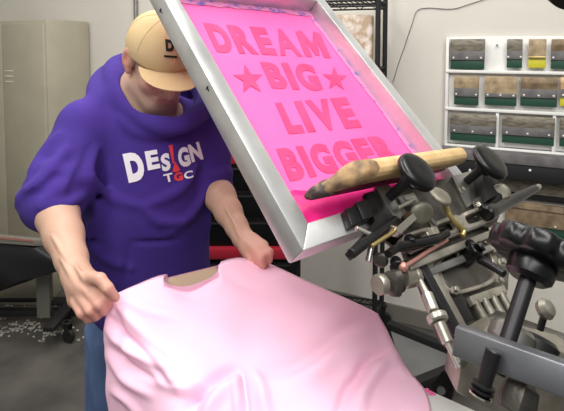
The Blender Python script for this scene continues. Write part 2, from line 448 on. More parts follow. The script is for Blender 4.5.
# black topped stand at the left
Yb = 2.62
st = thing('wheeled_stand', 'black covered machine stand with a grey metal leg and small casters behind the man', 'stand', (-1.5, 2.7, 0))
poly = [P3(x, y, Yb) for x, y in ((-40, 240), (0, 241), (34, 246), (60, 262), (66, 272), (40, 273), (20, 281), (0, 290), (-40, 304))]
bm = new(); prism(bm, poly, (0, 0.32, -0.10), 0.02, 3); from_bm('cover', bm, M['black_cloth'], st, 50)
bm = new(); prism(bm, [P3(x, y, Yb - 0.02) for x, y in ((-40, 232), (31, 238.6), (33, 240), (34, 246), (-40, 240))], (0, 0.3, -0.12), 0.002); from_bm('top_board', bm, M['grey_paint'], st)
bm = new(); prism(bm, [P3(x, y, Yb - 0.026) for x, y in ((-40, 233), (33, 240), (33, 242), (-40, 235.5))], (0, 0.004, 0)); from_bm('edge_trim', bm, M['copper'], st)
lp = onplane(45.5, 316, (0, 0, 0.05), (0, 0, 1)); topz = 0.47
bm = new(); a_box(bm, (lp[0], lp[1], 0.28), 0.038, 0.025, 0.23, None, 0.004); from_bm('leg', bm, M['grey_paint'], st)
bm = new(); a_box(bm, (lp[0] - 0.62, lp[1], 0.28), 0.038, 0.025, 0.23, None, 0.004); from_bm('leg', bm, M['grey_paint'], st)
bm = new(); a_box(bm, (lp[0] - 0.25, lp[1], 0.075), 0.46, 0.022, 0.018, None, 0.004); from_bm('base_rail', bm, M['black_matte'], st)
def caster(parent, x, y, top=0.11, r=0.038, ang=0.3):
    bm = new(); a_box(bm, (x, y, top - 0.004), 0.028, 0.024, 0.004, None, 0.001)
    rod(bm, (x, y, top - 0.03), (x, y, top), 0.012)
    c, s = math.cos(ang), math.sin(ang)
    for k in (-1, 1): a_box(bm, (x + s * 0.016 * k + c * 0.008, y + c * 0.016 * k, top - 0.045), 0.014, 0.0015, 0.026, [(c, -s, 0), (s, c, 0), (0, 0, 1)])
    ca = from_bm('caster', bm, M['black_matte'], parent)
    bm = new(); lathe(bm, (x + c * 0.012 - s * 0.011, y - s * 0.012 - c * 0.011, r), (s, c, 0), [(0, r * .6), (0, r * .93), (0.003, r), (0.019, r), (0.022, r * .93), (0.022, r * .6)], 24)
    from_bm('wheel', bm, M['rubber'], ca)
for px, py in ((64, 322), (67, 342)):
    q = onplane(px, py, (0, 0, 0.0), (0, 0, 1)); caster(st, q[0], q[1], 0.115, 0.036)
q1 = onplane(64, 322, (0, 0, 0), (0, 0, 1)); q2 = onplane(67, 342, (0, 0, 0), (0, 0, 1))
bm = new(); a_box(bm, ((q1[0] + q2[0]) / 2, (q1[1] + q2[1]) / 2, 0.127), 0.03, 0.2, 0.012, None, 0.003)
a_box(bm, ((q1[0] + lp[0]) / 2, q1[1], 0.127), abs(q1[0] - lp[0]) / 2 + .02, 0.03, 0.012, None, 0.003); from_bm('cross_foot', bm, M['black_matte'], st)

# ================================================================== RED AND BLACK CART behind the man
Yc = 2.3
ct = thing('utility_cart', 'black tool cart with red trimmed trays behind the man and the raised screen', 'cart', (-0.2, Yc + 0.25, 0))
xl, xr = -0.62, float(P3(303, 200, Yc)[0])
def zat(py, Y=Yc): return float(P3(282, py, Y)[2])
def cbox(x0, x1, y0, y1, z0, z1, b=0.006):
    bm = new(); a_box(bm, ((x0 + x1) / 2, (y0 + y1) / 2, (z0 + z1) / 2), (x1 - x0) / 2, (y1 - y0) / 2, (z1 - z0) / 2, None, b); return bm
from_bm('body', cbox(xl + .01, xr - .01, Yc + 0.012, Yc + 0.27, 0.14, zat(160)), M['black_matte'], ct)
from_bm('top_tray', cbox(xl, xr, Yc - .004, Yc + 0.28, zat(164), zat(154)), M['red'], ct)
from_bm('lower_tray', cbox(xl, xr, Yc - 0.02, Yc + 0.28, zat(258), zat(247)), M['red'], ct)
for z0, z1 in ((166, 190), (193, 217), (220, 244), (262, 300), (303, 350)):
    d = from_bm('drawer', cbox(xl + .03, xr - .03, Yc, Yc + 0.02, zat(z1), zat(z0)), M['black'], ct)
    from_bm('handle', cbox(xl + .06, xr - .06, Yc - 0.012, Yc - 0.001, zat(z0) - 0.02, zat(z0) - 0.01, .003), M['black_matte'], d)
for x in (xl + 0.07, xr - 0.07):
    for y in (Yc + 0.06, Yc + 0.22): caster(ct, x, y, 0.145, 0.05)

# ================================================================== WIRE RACK
rk_c = np.array([0.32, 2.82, 0])
rk = thing('wire_shelf_rack', 'black wire shelving rack on casters by the wall behind the screen frame', 'rack', tuple(rk_c))
ra = P3(381, 30, 2.62); rbk = P3(391, 30, 2.74)
posts = [(ra[0] - .02, 2.60), (rbk[0] - .02, 2.80), (ra[0] - 0.62, 2.78), (ra[0] - 0.58, 2.98)]
for x, y in posts:
    bm = new(); rod(bm, (x, y, 0.13), (x, y, 1.98), 0.0135, seg=16); from_bm('post', bm, M['black_matte'], rk); caster(rk, x, y, 0.135, 0.045)
def shelf_z(z, name='shelf'):
    bm = new(); A, B, Cc, Dd = [np.array([x, y, z]) for x, y in posts]
    for p, q in ((A, B), (Cc, Dd), (A, Cc), (B, Dd)):
        tube(bm, [p, q], 0.006, 8); tube(bm, [p - [0, 0, .03], q - [0, 0, .03]], 0.005, 8)
        n = 14
        zz = [p * (1 - i / n) + q * (i / n) - np.array([0, 0, .03 * (i % 2)]) for i in range(n + 1)]
        tube(bm, zz, 0.003, 6)
    for i in range(1, 24):
        t = i / 24; tube(bm, [A * (1 - t) + Cc * t, B * (1 - t) + Dd * t], 0.0028, 6)
    from_bm(name, bm, M['black_matte'], rk)
for z in (0.15, 0.75, 1.2, 1.5, 1.855): shelf_z(z)
pc = [sum(p[0] for p in posts) / 4, sum(p[1] for p in posts) / 4]
def parcel(dx, dy, z, sx, sy, sz, label, mat, grp=None):
    bm = new(); a_box(bm, (pc[0] + dx, pc[1] + dy, z + sz + .004), sx, sy, sz, None, 0.012, 3)
    for v in bm.verts: v.co += Vector((random.uniform(-1, 1), random.uniform(-1, 1), random.uniform(-.3, .3))) * 0.004
    o = rebase(from_bm('parcel', bm, mat, None, 60), (pc[0] + dx, pc[1] + dy, z + .004)); tag(o, label, 'parcel', grp); return o
parcel(0.12, -0.04, 1.508, 0.14, 0.09, 0.135, 'brown parcel in shiny plastic wrap on the wire rack just under its top shelf', M['parcel'])
parcel(0.10, -0.04, 1.208, 0.15, 0.09, 0.11, 'brown plastic wrapped parcel on the lower shelf of the black wire rack', M['parcel'])

# ================================================================== PEGBOARD WITH SQUEEGEES
bp0 = onwall(447, 38, 0.03); bp1 = onwall(600, 40, 0.03)
ztop, zbot = float(onwall(448, 37, 0.03)[2]), float(onwall(448, 143, 0.03)[2])
bd = thing('squeegee_board', 'white wall board with three shelves of hanging squeegees', 'board', tuple((bp0 + bp1) / 2 * np.array([1, 1, 0]) + np.array([0, 0, zbot])))
ctr = (bp0 + bp1) / 2; half = np.linalg.norm((bp1 - bp0)[:2]) / 2
bm = new(); a_box(bm, np.array([ctr[0], ctr[1], (ztop + zbot) / 2]) - WN * 0.02, half, 0.008, (ztop - zbot) / 2, [WD, WN, (0, 0, 1)], 0.003); from_bm('panel', bm, M['pegboard'], bd)
def board_bar(px0, py0, px1, py1, hw, out):
    a = onwall(px0, py0, out); b = onwall(px1, py1, out); bm = new(); d = nrm(b - a); nn = nrm(np.cross(d, WN))
    a_box(bm, (a + b) / 2, np.linalg.norm(b - a) / 2, 0.012, hw, [d, WN, nn], 0.002); return bm
for args in ((448, 71, 600, 72.5), (447, 108, 600, 111), (446, 144.5, 600, 153)):
    q0 = onwall(args[0], args[1], 0.03); q1_ = onwall(args[2], args[3], 0.03); zz = q0[2]
    bm = new(); a_box(bm, np.array([ctr[0], ctr[1], zz]) + WN * 0.008, half, 0.014, 0.008, [WD, WN, (0, 0, 1)], 0.003); from_bm('rail', bm, M['pegboard'], bd)
for px in (448, 499.5, 557):
    a = onwall(px, 40, 0.034); bm = new(); z0 = zbot if px == 448 else zbot; z1 = ztop if px == 448 else onwall(448, 109, .03)[2]
    a_box(bm, np.array([a[0], a[1], (z0 + z1) / 2]), 0.008, 0.012, (z1 - z0) / 2, [WD, WN, (0, 0, 1)], 0.002); from_bm('divider', bm, M['pegboard'], bd)
bm = new(); rod(bm, onwall(497, 45, 0.02), onwall(497, 45, 0.045), 0.004); from_bm('peg', bm, M['dark_metal'], bd)

def hung_squeegee(x0, y0, x1, y1, wood, blade, label, bolts=True, frac=(0.42, 0.72), grp='squeegees on the white board', off=0.034, blade_m=None):
    """flat handled screen squeegee seen face on: wood handle, metal band, blade"""
    a = onwall(x0, (y0 + y1) / 2, off); b = onwall(x1, (y0 + y1) / 2, off)
    xm = (x0 + x1) / 2; zt = float(onwall(xm, y0, off)[2]); zb = float(onwall(xm, y1, off)[2]); H = zt - zb
    c = (a + b) / 2; hw = np.linalg.norm((b - a)[:2]) / 2
    t = thing('squeegee', label, 'squeegee', (c[0], c[1], zb), grp)
    z1 = zt - H * frac[0]; z2 = zt - H * frac[1]
    A3 = [WD, WN, (0, 0, 1)]
    # handle profile, thicker and rounded at the top
    prof = [(0.006, zt - .004), (0.020, zt), (0.032, zt - .006), (0.034, zt - H * .2), (0.024, z1), (0.022, z2), (0.0, z2), (0.0, zt - .01)]
    bm = new(); prism(bm, [np.array([c[0], c[1], 0]) - WD * hw + WN * p + np.array([0, 0, z]) for p, z in prof], WD * 2 * hw, 0.0015, 1)
    h = from_bm('handle', bm, wood, t)
    bm = new(); a_box(bm, np.array([c[0], c[1], (z1 + z2) / 2]) + WN * 0.0135, hw * 0.995, 0.0115, (z1 - z2) / 2, A3, 0.001); from_bm('clamp_band', bm, M['sq_band'] if blade_m is None else blade_m, t)
    bm = new(); a_box(bm, np.array([c[0], c[1], (z2 + zb) / 2]) + WN * 0.011, hw * 0.99, 0.005, (z2 - zb) / 2 + .004, A3, 0.0015); from_bm('blade', bm, blade, t)
    if bolts:
        n = 2 if x1 - x0 < 30 else 3
        for k in range(n):
            q = np.array([c[0], c[1], z2 + 0.012]) + WD * hw * (-0.8 + 1.6 * k / (n - 1)); bm = new()
            lathe(bm, q + WN * 0.024, WN, [(0, .005), (0.002, .005), (0.004, .003)], 10); from_bm('bolt', bm, M['pegboard'], t)
    return t
G = M['green']
hung_squeegee(451, 39, 485, 68, M['sq_grey'], G, 'wide grey wooden squeegee with green blade, first on the top row of the white board')
hung_squeegee(507, 39, 522.5, 67, M['sq_grey'], G, 'narrow grey squeegee with green blade beside the yellow bladed one')
hung_squeegee(528.5, 39, 546, 67, M['sq_tan'], M['yellow'], 'small pale wooden squeegee with a bright yellow blade', False, (.62, .7), blade_m=M['brass'])
hung_squeegee(551, 39, 574, 68, M['sq_brown'], G, 'brown topped squeegee with green blade on the top row, right of the yellow bladed one')
hung_squeegee(454.5, 76, 479, 104, M['sq_tan'], G, 'small tan topped squeegee with green blade, first on the middle row')
hung_squeegee(485, 76, 517, 104.5, M['sq_tan'], G, 'wide tan wooden squeegee with green blade, second on the middle row', frac=(.6, .74))
hung_squeegee(520.5, 77, 557.5, 105.5, M['sq_brown'], G, 'wide greyish brown squeegee, third on the middle row of the board')
hung_squeegee(560, 77, 590, 105.5, M['wood'], M['yellow'], 'orange wooden squeegee at the picture edge of the middle row')
hung_squeegee(450.5, 114, 496.5, 140.5, M['sq_grey'], G, 'long grey squeegee with green blade, first on the bottom row')
hung_squeegee(502, 116, 554.5, 143, M['sq_grey'], G, 'longest grey squeegee, second on the bottom row of the white board')
hung_squeegee(559.5, 118, 600, 146.5, M['sq_grey'], G, 'grey squeegee cut by the picture edge on the bottom row')

# black wall shelf under the board, big squeegees below
sh = thing('wall_shelf', 'long black wall shelf with a grey front lip below the white board', 'shelf', tuple(onwall(530, 175, 0.08)))
def wbar(px0, px1, pyt, pyb, off, depth, pxr=500):
    a = onwall(px0, pyt, off); b = onwall(px1, pyt, off); zt = float(onwall(pxr, pyt, off)[2]); zb = float(onwall(pxr, pyb, off)[2]); c = (a + b) / 2
    bm = new(); a_box(bm, np.array([c[0], c[1], (zt + zb) / 2]) - WN * depth / 2, np.linalg.norm((b - a)[:2]) / 2, depth / 2, (zt - zb) / 2, [WD, WN, (0, 0, 1)], 0.003); return bm
from_bm('shelf_board', wbar(440, 620, 163, 178, 0.13, 0.11), M['black_matte'], sh)
from_bm('front_lip', wbar(440, 620, 153, 163, 0.136, 0.10), M['sq_band'], sh)
for px in (470, 530, 590):
    bm = new(); q = onwall(px, 170, 0.128); rod(bm, q, q + WN * 0.008, 0.006); from_bm('screw', bm, M['pegboard'], sh)
hung_squeegee(498, 180, 590, 200, M['sq_grey'], M['black_matte'], 'big grey squeegee tucked right under the black wall shelf', False, (.7, .72), 'big squeegees under the wall shelf', 0.01)
hung_squeegee(505, 205, 610, 237, M['sq_brown'], G, 'big brown squeegee with green blade hanging lowest on the wall', True, (.1, .72), 'big squeegees under the wall shelf', 0.01, M['sq_brown'])

# ================================================================== LOW DOLLY on the floor
def fl(px, py, z): return onplane(px, py, (0, 0, z), (0, 0, 1))
dl = thing('equipment_dolly', 'low black framed dolly with grey deck on casters behind the press', 'dolly', tuple(fl(430, 365, 0)))
A_, B_, C_, D_ = fl(390, 326, .13), fl(470, 358, .13), fl(480, 362, .13), fl(408, 388, .13)
D2_ = D_ + (B_ - A_) 
bm = new()
for p, q in ((A_, B_), (D_, fl(462, 366, .13)), (B_, fl(470, 362, .13))):
    d = nrm(q - p); s_ = nrm(np.cross(d, (0, 0, 1))); a_box(bm, (p + q) / 2, np.linalg.norm(q - p) / 2 + .01, 0.022, 0.022, [d, s_, (0, 0, 1)], 0.003)
from_bm('frame', bm, M['black_matte'], dl)
bm = new(); prism(bm, [A_ - [0, 0, .02], B_ - [0, 0, .02], fl(462, 366, .11), D_ - [0, 0, .02]], (0, 0, 0.008)); from_bm('deck', bm, M['deck'], dl)
for p in (A_ + [0.01, 0, 0], D_ + [0.02, 0.02, 0], B_): caster(dl, p[0], p[1], 0.11, 0.036)

# ================================================================== SCREEN FRAME (raised in the press)
FR = np.array([[0.7309, -0.4761, 0.489], [0.6822, 0.5323, -0.5012], [-0.0217, 0.6999, 0.7139]])
fu, fv, fn = nrm(FR[:, 0]), nrm(FR[:, 1]), nrm(FR[:, 2])
BL = np.array([0.034, 0.782, 1.279]); FWd, FHt, FTh, FRl = 0.5865, 0.726, 0.046, 0.041
def L(a, b, c): return BL + fu * a + fv * b + fn * c
def PN(px, py, c): return onplane(px, py, BL + fn * c, fn)
def Labc(px, py, c):
    d = PN(px, py, c) - BL; return float(d @ fu), float(d @ fv), c
sf = thing('printing_screen', 'raised aluminium framed printing screen with pink DREAM BIG LIVE BIGGER stencil', 'screen', tuple(L(FWd / 2, 0, -FTh)))
def rail(poly):
    bm = new(); prism(bm, [L(a, b, -FTh) for a, b in poly], fn * FTh, 0.0022, 2); return bm
W_, H_, r_ = FWd, FHt, FRl
g = 0.0004
for poly in ([(0, 0), (W_, 0), (W_ - r_, r_), (r_, r_)], [(0, 0), (r_, r_), (r_, H_ - r_), (0, H_)], [(W_, 0), (W_, H_), (W_ - r_, H_ - r_), (W_ - r_, r_)], [(0, H_), (r_, H_ - r_), (W_ - r_, H_ - r_), (W_, H_)]):
    from_bm('frame_rail', rail(poly), M['alu'], sf)
# mesh, edge tape, ink
bm = new(); a_box(bm, L(W_ / 2, H_ / 2, -FTh - 0.001), W_ / 2 - .012, H_ / 2 - .012, 0.0012, [fu, fv, fn]); ms = from_bm('mesh_fabric', bm, M['mesh'], sf, 0); ms['label'] = 'pink emulsion coated mesh'
cm = -FTh + 0.0012
def strip(poly, thick, mat, name='edge_tape'):
    bm = new(); prism(bm, [L(a, b, cm) for a, b in poly], fn * thick); return from_bm(name, bm, mat, ms, 0)
random.seed(2)
def ragged(n, f): return [f(i / n, random.uniform(-.0035, .0035)) for i in range(n + 1)]
strip([(W_ - r_, r_), (W_ - r_, H_ - r_)] + ragged(26, lambda t, j: (W_ - r_ - .017 + j, (H_ - r_) * (1 - t) + r_ * t)), .0008, M['tape'])
strip([(r_, H_ - r_), (W_ - r_, H_ - r_)] + ragged(26, lambda t, j: ((W_ - r_) * (1 - t) + r_ * t, H_ - r_ - .02 + j)), .0012, M['tape'])
def inkpool():
    bm = new(); top = [(r_ + 0.001, 0.05), (0.06, 0.115), (0.09, 0.125), (0.14, 0.108), (0.2, 0.10), (0.3, 0.092), (0.4, 0.086), (0.5, 0.078), (W_ - r_ - .001, 0.07)]
    pts = [L(a, b, cm) for a, b in ([(r_ + .001, r_ + .001), (W_ - r_ - .001, r_ + .001)] + top[::-1])]
    prism(bm, pts, fn * 0.005, 0.002, 2); o = from_bm('ink_pool', bm, M['ink'], ms, 60); o['label'] = 'wet magenta ink pooled along the lower edge'; return o
inkpool()
def on_mesh(px, py): return PN(px, py, cm), fn
rows = [('DREAM', [(203, 23), (320, 32), (217, 52), (331, 58)], .035, 1.08), ('BIG', [(260, 62), (312, 64), (272, 88), (324, 91)], .04, 1.05),
        ('LIVE', [(275, 103), (346, 97), (289, 134), (362, 127)], .04, 1.12), ('BIGGER', [(276, 149), (385, 135), (290, 181), (402, 160)], .04, 1.04)]
def letter_m():
    bm = new()
    quads = [[(0, 1), (.02, .06), (.27, .0), (.27, 1)], [(.73, 1), (.73, .0), (.98, .06), (1, 1)], [(.271, 0), (.271, .42), (.42, .93), (.5, .50)], [(.5, .501), (.42, .93), (.58, .93)], [(.5, .50), (.58, .93), (.729, .42), (.729, 0)]]
    for q in quads: bm.faces.new([bm.verts.new((x, y, 0)) for x, y in q])
    bmesh.ops.remove_doubles(bm, verts=bm.verts, dist=.002)
    return bm
widths = {'D': 1.0, 'R': 1.0, 'E': .80, 'A': 1.12, 'M': 1.3, 'B': .95, 'I': .38, 'G': 1.12, 'L': .78, 'V': 1.12}
for t, q, off, sp in rows:
    tot = sum(widths[c] for c in t) + .16 * (len(t) - 1); x = 0.0; qm = quad_map(q)
    for c in t:
        xa, xb = x / tot, (x + widths[c]) / tot; x += widths[c] + .16
        decal('stencil_lettering', letter_m() if c == 'M' else glyph_mesh(c, {'A': .03}.get(c, .055)), [qm(xa, 0), qm(xb, 0), qm(xa, 1), qm(xb, 1)], on_mesh, M['stencil'], ms, 0.0005)
decal('stencil_star', star_mesh(-.12), [(231, 63), (262, 66), (236, 93), (266, 96)], on_mesh, M['stencil'], ms, 0.0009)
decal('stencil_star', star_mesh(.1), [(320, 67), (345, 66), (326, 92), (350, 91)], on_mesh, M['stencil'], ms, 0.0009)
# dents and stains on the left rail
for px, py in ((161, 11), (208, 89)):
    d = onplane(px, py, BL, fu); bm = new(); a_box(bm, d, 0.0008, 0.006, 0.0015, [fu, fv, fn]); a_box(bm, d + fv * .003, 0.0008, 0.0015, 0.005, [fu, fv, fn]); from_bm('scratch_mark', bm, M['dark_metal'], sf, 0)

# ================================================================== SQUEEGEE lying in the screen
q0 = L(*Labc(309, 199, -0.018)); 
a0, b0, c0 = Labc(309, 199, -0.018); a1, b1, c1 = Labc(371, 171, 0.060)
S = nrm(fu * 1.0 - fv * 0.02 - fn * 0.055)
hd = nrm(fn * (c1 - c0) + fv * (b1 - b0)); td = nrm(np.cross(S, hd)); Hh = 0.118
sq = thing('print_squeegee', 'wooden handled squeegee with ink stained end lying in the pink screen', 'squeegee', tuple(L(0.3, b0, 0)))
Lq = 0.40
def sq_part(hs, th, skew0, skew1, length=Lq, bev=0.002, nseg=1):
    """hs: heights, th: half thickness at each; skew: start offset along S as a function of height"""
    prof = [(h, t) for h, t in zip(hs, th)] + [(h, -t) for h, t in zip(hs[::-1], th[::-1])]
    base = L(a0, b0, c0); p0 = []; p1 = []
    for h, t in prof:
        f_ = h / Hh; s0 = skew0 + (skew1 - skew0) * f_
        p0.append(base + hd * h + td * t + S * s0); p1.append(base + hd * h + td * t + S * (length + 0.03))
    bm = new(); A = [bm.verts.new(Vector(p)) for p in p0]; Bv = [bm.verts.new(Vector(p)) for p in p1]; n = len(prof)
    fs = [bm.faces.new(A[::-1]), bm.faces.new(Bv)] + [bm.faces.new((A[i], A[(i + 1) % n], Bv[(i + 1) % n], Bv[i])) for i in range(n)]
    bmesh.ops.bevel(bm, geom=list({e for f in fs for e in f.edges}), offset=bev, segments=2, profile=.5, affect='EDGES'); return bm
from_bm('handle', sq_part([.052, .064, .078, .092, .106, .114, .118], [.009, .0115, .0155, .018, .0175, .013, .006], 0.058, 0.078, bev=.0012), M['wood'], sq, 50)
from_bm('blade_holder', sq_part([.026, .034, .050, .0525], [.007, .0095, .0105, .0095], 0.0, 0.066, bev=.001), M['blade_dark'], sq, 50)
from_bm('blade', sq_part([0, .004, .03], [.0035, .0045, .0045], 0.0, 0.05, bev=.001), M['blade_dark'], sq)
# worn end of the handle: rounded weathered cap over the near end
base = L(a0, b0, c0)
bm = new()
sec = []
for h, t, s_in in ((.018, .007, .002), (.030, .0105, .004), (.046, .0115, .014), (.060, .0125, .026), (.074, .0165, .034), (.090, .0192, .040), (.104, .0188, .046), (.1145, .0140, .054), (.1195, .006, .060)):
    sec.append((h, t, s_in))
rings = []
for j, (ds, sc_) in enumerate(((-.010, .35), (-.007, .8), (0, 1.0), (.014, 1.05), (.034, 1.02))):
    ring = []
    for h, t, s_in in sec: ring.append(bm.verts.new(Vector(base + hd * (.065 + (h - .065) * (0.93 if j == 0 else (.98 if j == 1 else 1))) + td * t * sc_ + S * (s_in - .012 + ds))))
    for h, t, s_in in sec[::-1]: ring.append(bm.verts.new(Vector(base + hd * (.065 + (h - .065) * (0.93 if j == 0 else (.98 if j == 1 else 1))) - td * t * sc_ + S * (s_in - .012 + ds))))
    rings.append(ring)
for r0, r1 in zip(rings, rings[1:]):
    for k in range(len(r0)): bm.faces.new((r0[k], r0[(k + 1) % len(r0)], r1[(k + 1) % len(r0)], r1[k]))
bm.faces.new(rings[0][::-1]); bm.faces.new(rings[-1])
bmt = new(); rr_ = []
for ds, sc_ in ((-.013, .3), (-.010, .85), (.004, 1.18), (.030, 1.15), (.036, .9)):
    ss = [(.015, .006, .0), (.024, .0092, .0), (.034, .0112, .004), (.043, .0122, .010), (.049, .0118, .015)]
    rr_.append([bmt.verts.new(Vector(base + hd * h + td * t * sc_ + S * (s_in - .012 + ds))) for h, t, s_in in ss] + [bmt.verts.new(Vector(base + hd * h - td * t * sc_ + S * (s_in - .012 + ds))) for h, t, s_in in ss[::-1]])
for r0, r1 in zip(rr_, rr_[1:]):
    for k in range(10): bmt.faces.new((r0[k], r0[(k + 1) % 10], r1[(k + 1) % 10], r1[k]))
bmt.faces.new(rr_[0][::-1]); bmt.faces.new(rr_[-1])
o = from_bm('stained_tip', bmt, M['tip'], sq, 60); o['label'] = 'dark ink crusted tip'
o = from_bm('worn_end', bm, M['wood_worn'], sq, 60); o['label'] = 'weathered ink stained end of the handle'

# ================================================================== PRESS
pr = thing('screen_press', 'manual screen printing press with black knobs and grimy metal print head', 'printing press', (0.62, 0.62, 0))
def seg_rod(name, x0, y0, c0_, x1, y1, c1_, r0, mat, r1=None, parent=pr, seg=20):
    bm = new(); rod(bm, PN(x0, y0, c0_), PN(x1, y1, c1_), r0, r1, seg); return from_bm(name, bm, mat, parent)
def plate(name, pxs, c, th, mat, parent=pr, bev=0.002):
    bm = new(); prism(bm, [PN(x, y, c) for x, y in pxs], -fn * th, bev, 2); return from_bm(name, bm, mat, parent)
def ring_plate(name, outer, inner, c, th, mat, parent=pr, bev=.0015):
    """plate with one window: outer and inner polygons with the same number of points"""
    bm = new(); n = len(outer)
    T = [[bm.verts.new(Vector(PN(x, y, c) - fn * d)) for x, y in pp] for d in (0, th) for pp in (outer, inner)]
    to, ti, bo, bi = T
    fs = []
    for i in range(n):
        j = (i + 1) % n
        fs += [bm.faces.new((to[i], to[j], ti[j], ti[i])), bm.faces.new((bo[i], bi[i], bi[j], bo[j])), bm.faces.new((to[i], bo[i], bo[j], to[j])), bm.faces.new((ti[i], ti[j], bi[j], bi[i]))]
    bmesh.ops.bevel(bm, geom=list({e for f in fs for e in f.edges}), offset=bev, segments=1, profile=.5, affect='EDGES')
    return from_bm(name, bm, mat, parent)
def knob(name, px, py, c, R_, th, mat, axis=None, lobes=0, parent=pr):
    p = PN(px, py, c); ax_ = fn if axis is None else nrm(axis); bm = new()
    fstar = (lambda t, i: 1 - 0.05 * (0.5 + 0.5 * math.cos(lobes * t)) * (1 if i not in (0, 7) else 0)) if lobes else None
    lathe(bm, p - ax_ * th * .5, ax_, [(0, R_ * .35), (th * .1, R_ * .82), (th * .25, R_ * .97), (th * .45, R_), (th * .72, R_ * .97), (th * .9, R_ * .86), (th, R_ * .6), (th * .96, R_ * .2)], 64 if lobes else 40, True, fstar)
    return from_bm(name, bm, mat, parent, 40)
# clamp that grips the bottom rail
plate('clamp_plate', [(384, 192), (470, 172), (496, 206), (476, 214), (470, 222), (410, 238), (392, 214)], 0.012, 0.010, M['cast_dark'])
plate('clamp_plate', [(452, 176), (480, 168), (494, 190), (468, 207)], 0.019, 0.006, M['steel'])
plate('clamp_plate', [(376, 232), (470, 206), (480, 224), (398, 250)], -FTh - .003, 0.008, M['cast_dark'])
plate('clamp_bracket', [(365, 193), (381, 188), (398, 215), (354, 258), (348, 251), (376, 222)], 0.026, 0.012, M['dark_metal'])
plate('clamp_bracket', [(376, 186), (389, 184), (408, 214), (397, 220)], 0.030, 0.010, M['steel'])
seg_rod('clamp_lever', 351, 254, 0.03, 396, 220, 0.03, 0.0085, M['dark_metal'])
plate('clamp_jaw', [(346, 208), (360, 204), (366, 220), (352, 226)], 0.020, 0.020, M['dark_metal'])
plate('clamp_jaw', [(356, 202), (372, 197), (380, 214), (364, 220)], 0.026, 0.020, M['dark_metal'])
# the two black clamp knobs on studs
for px, py, R_, kc_ in ((417, 172, .041, .112), (490, 162, .046, .095)):
    k = knob('clamp_knob', px, py, kc_, R_, 0.022, M['black']); k['label'] = 'black round clamp knob'
    p = PN(px, py, kc_); bm = new(); rod(bm, p - fn * .01, p - fn * (kc_ - .012), 0.0095); from_bm('stud', bm, M['black_matte'], k)
    bm = new(); lathe(bm, p - fn * .03, fn, [(0, .016), (.004, .02), (.02, .02), (.024, .016)], 28); from_bm('hub', bm, M['black_matte'], k)
# black upright block under the far knob
plate('lock_block', [(482, 172), (497, 170), (500, 194), (488, 200)], 0.05, 0.03, M['black_matte'])
# head carriage: ladder-like casting with windows
def rr(cx, cy, ux, uy, vx, vy, n=16, p=4.0):
    out = []
    for k in range(n):
        t = 2 * math.pi * k / n; c, s = math.cos(t), math.sin(t)
        a = math.copysign(abs(c) ** (2 / p), c); b = math.copysign(abs(s) ** (2 / p), s); out.append((cx + ux * a + vx * b, cy + uy * a + vy * b))
    return out
for cx, cy in ((419, 238), (448, 226), (476, 217)):
    o = ring_plate('window_casting', rr(cx, cy, 15, -5.5, 3.5, 8, 20), rr(cx, cy, 9.5, -3.2, 2, 4.4, 20), 0.036, 0.018, M['cast_light'])
plate('carriage_bed', [(404, 246), (492, 210), (500, 226), (412, 266)], 0.014, 0.014, M['cast_dark'])
plate('carriage_rail', [(408, 262), (500, 226), (503, 232), (412, 270)], 0.030, 0.018, M['cast'])
plate('carriage_rail', [(414, 273), (500, 240), (503, 246), (418, 281)], 0.018, 0.012, M['steel'])
# side micro adjusters
seg_rod('adjuster_screw', 372, 246, .035, 398, 229, .04, .0036, M['brass'])
bm = new(); rod(bm, PN(394, 232, .04), PN(411, 217, .045), .0125, seg=6); from_bm('lock_nut', bm, M['chrome'], pr, 20)
seg_rod('adjuster_screw', 372, 243, .03, 368, 262, .02, .005, M['steel'])
knob('adjuster_knob', 422, 213, .055, .022, .014, M['grip_face'], axis=nrm(-fu * .55 + fn * .5 - fv * .7))
bm = new(); rod(bm, PN(425, 215, .045), PN(434, 226, .03), .008); from_bm('adjuster_shaft', bm, M['steel'], pr)
k = knob('adjuster_knob', 440, 196, .068, .024, .012, M['grip_face'], axis=nrm(fn * .9 + fv * .2))
seg_rod('adjuster_screw', 443, 200, .06, 449, 215, .045, .006, M['brass'])
bm = new(); tube(bm, smooth_path([PN(448, 213, .048), PN(455, 222, .044), PN(463, 230, .04), PN(462, 236, .036)]), .0055); from_bm('adjuster_link', bm, M['brass'], pr)
# black curved lever and copper rod
bm = new(); tube(bm, smooth_path([PN(x, y, .045) for x, y in ((388, 254), (400, 247), (420, 243), (438, 238), (447, 233))]), [.007] * 6 + [.0085] * 6 + [.009] * 6 + [.0075] * 7, 14); from_bm('lever', bm, M['black'], pr)
bm = new(); tube(bm, smooth_path([PN(x, y, .035) for x, y in ((402, 268), (412, 262), (430, 250), (447, 240))]), .0038, 10); from_bm('tie_rod', bm, M['copper'], pr)
bm = new(); bmesh.ops.create_icosphere(bm, subdivisions=3, radius=.009, matrix=Matrix.Translation(Vector(PN(403, 267, .035)))); from_bm('rod_end', bm, M['copper'], pr)
# small disc hanging at the left end
knob('adjuster_disc', 381, 260, 0.0, .013, .01, M['cast_dark'], axis=(-.3, -1, .1))
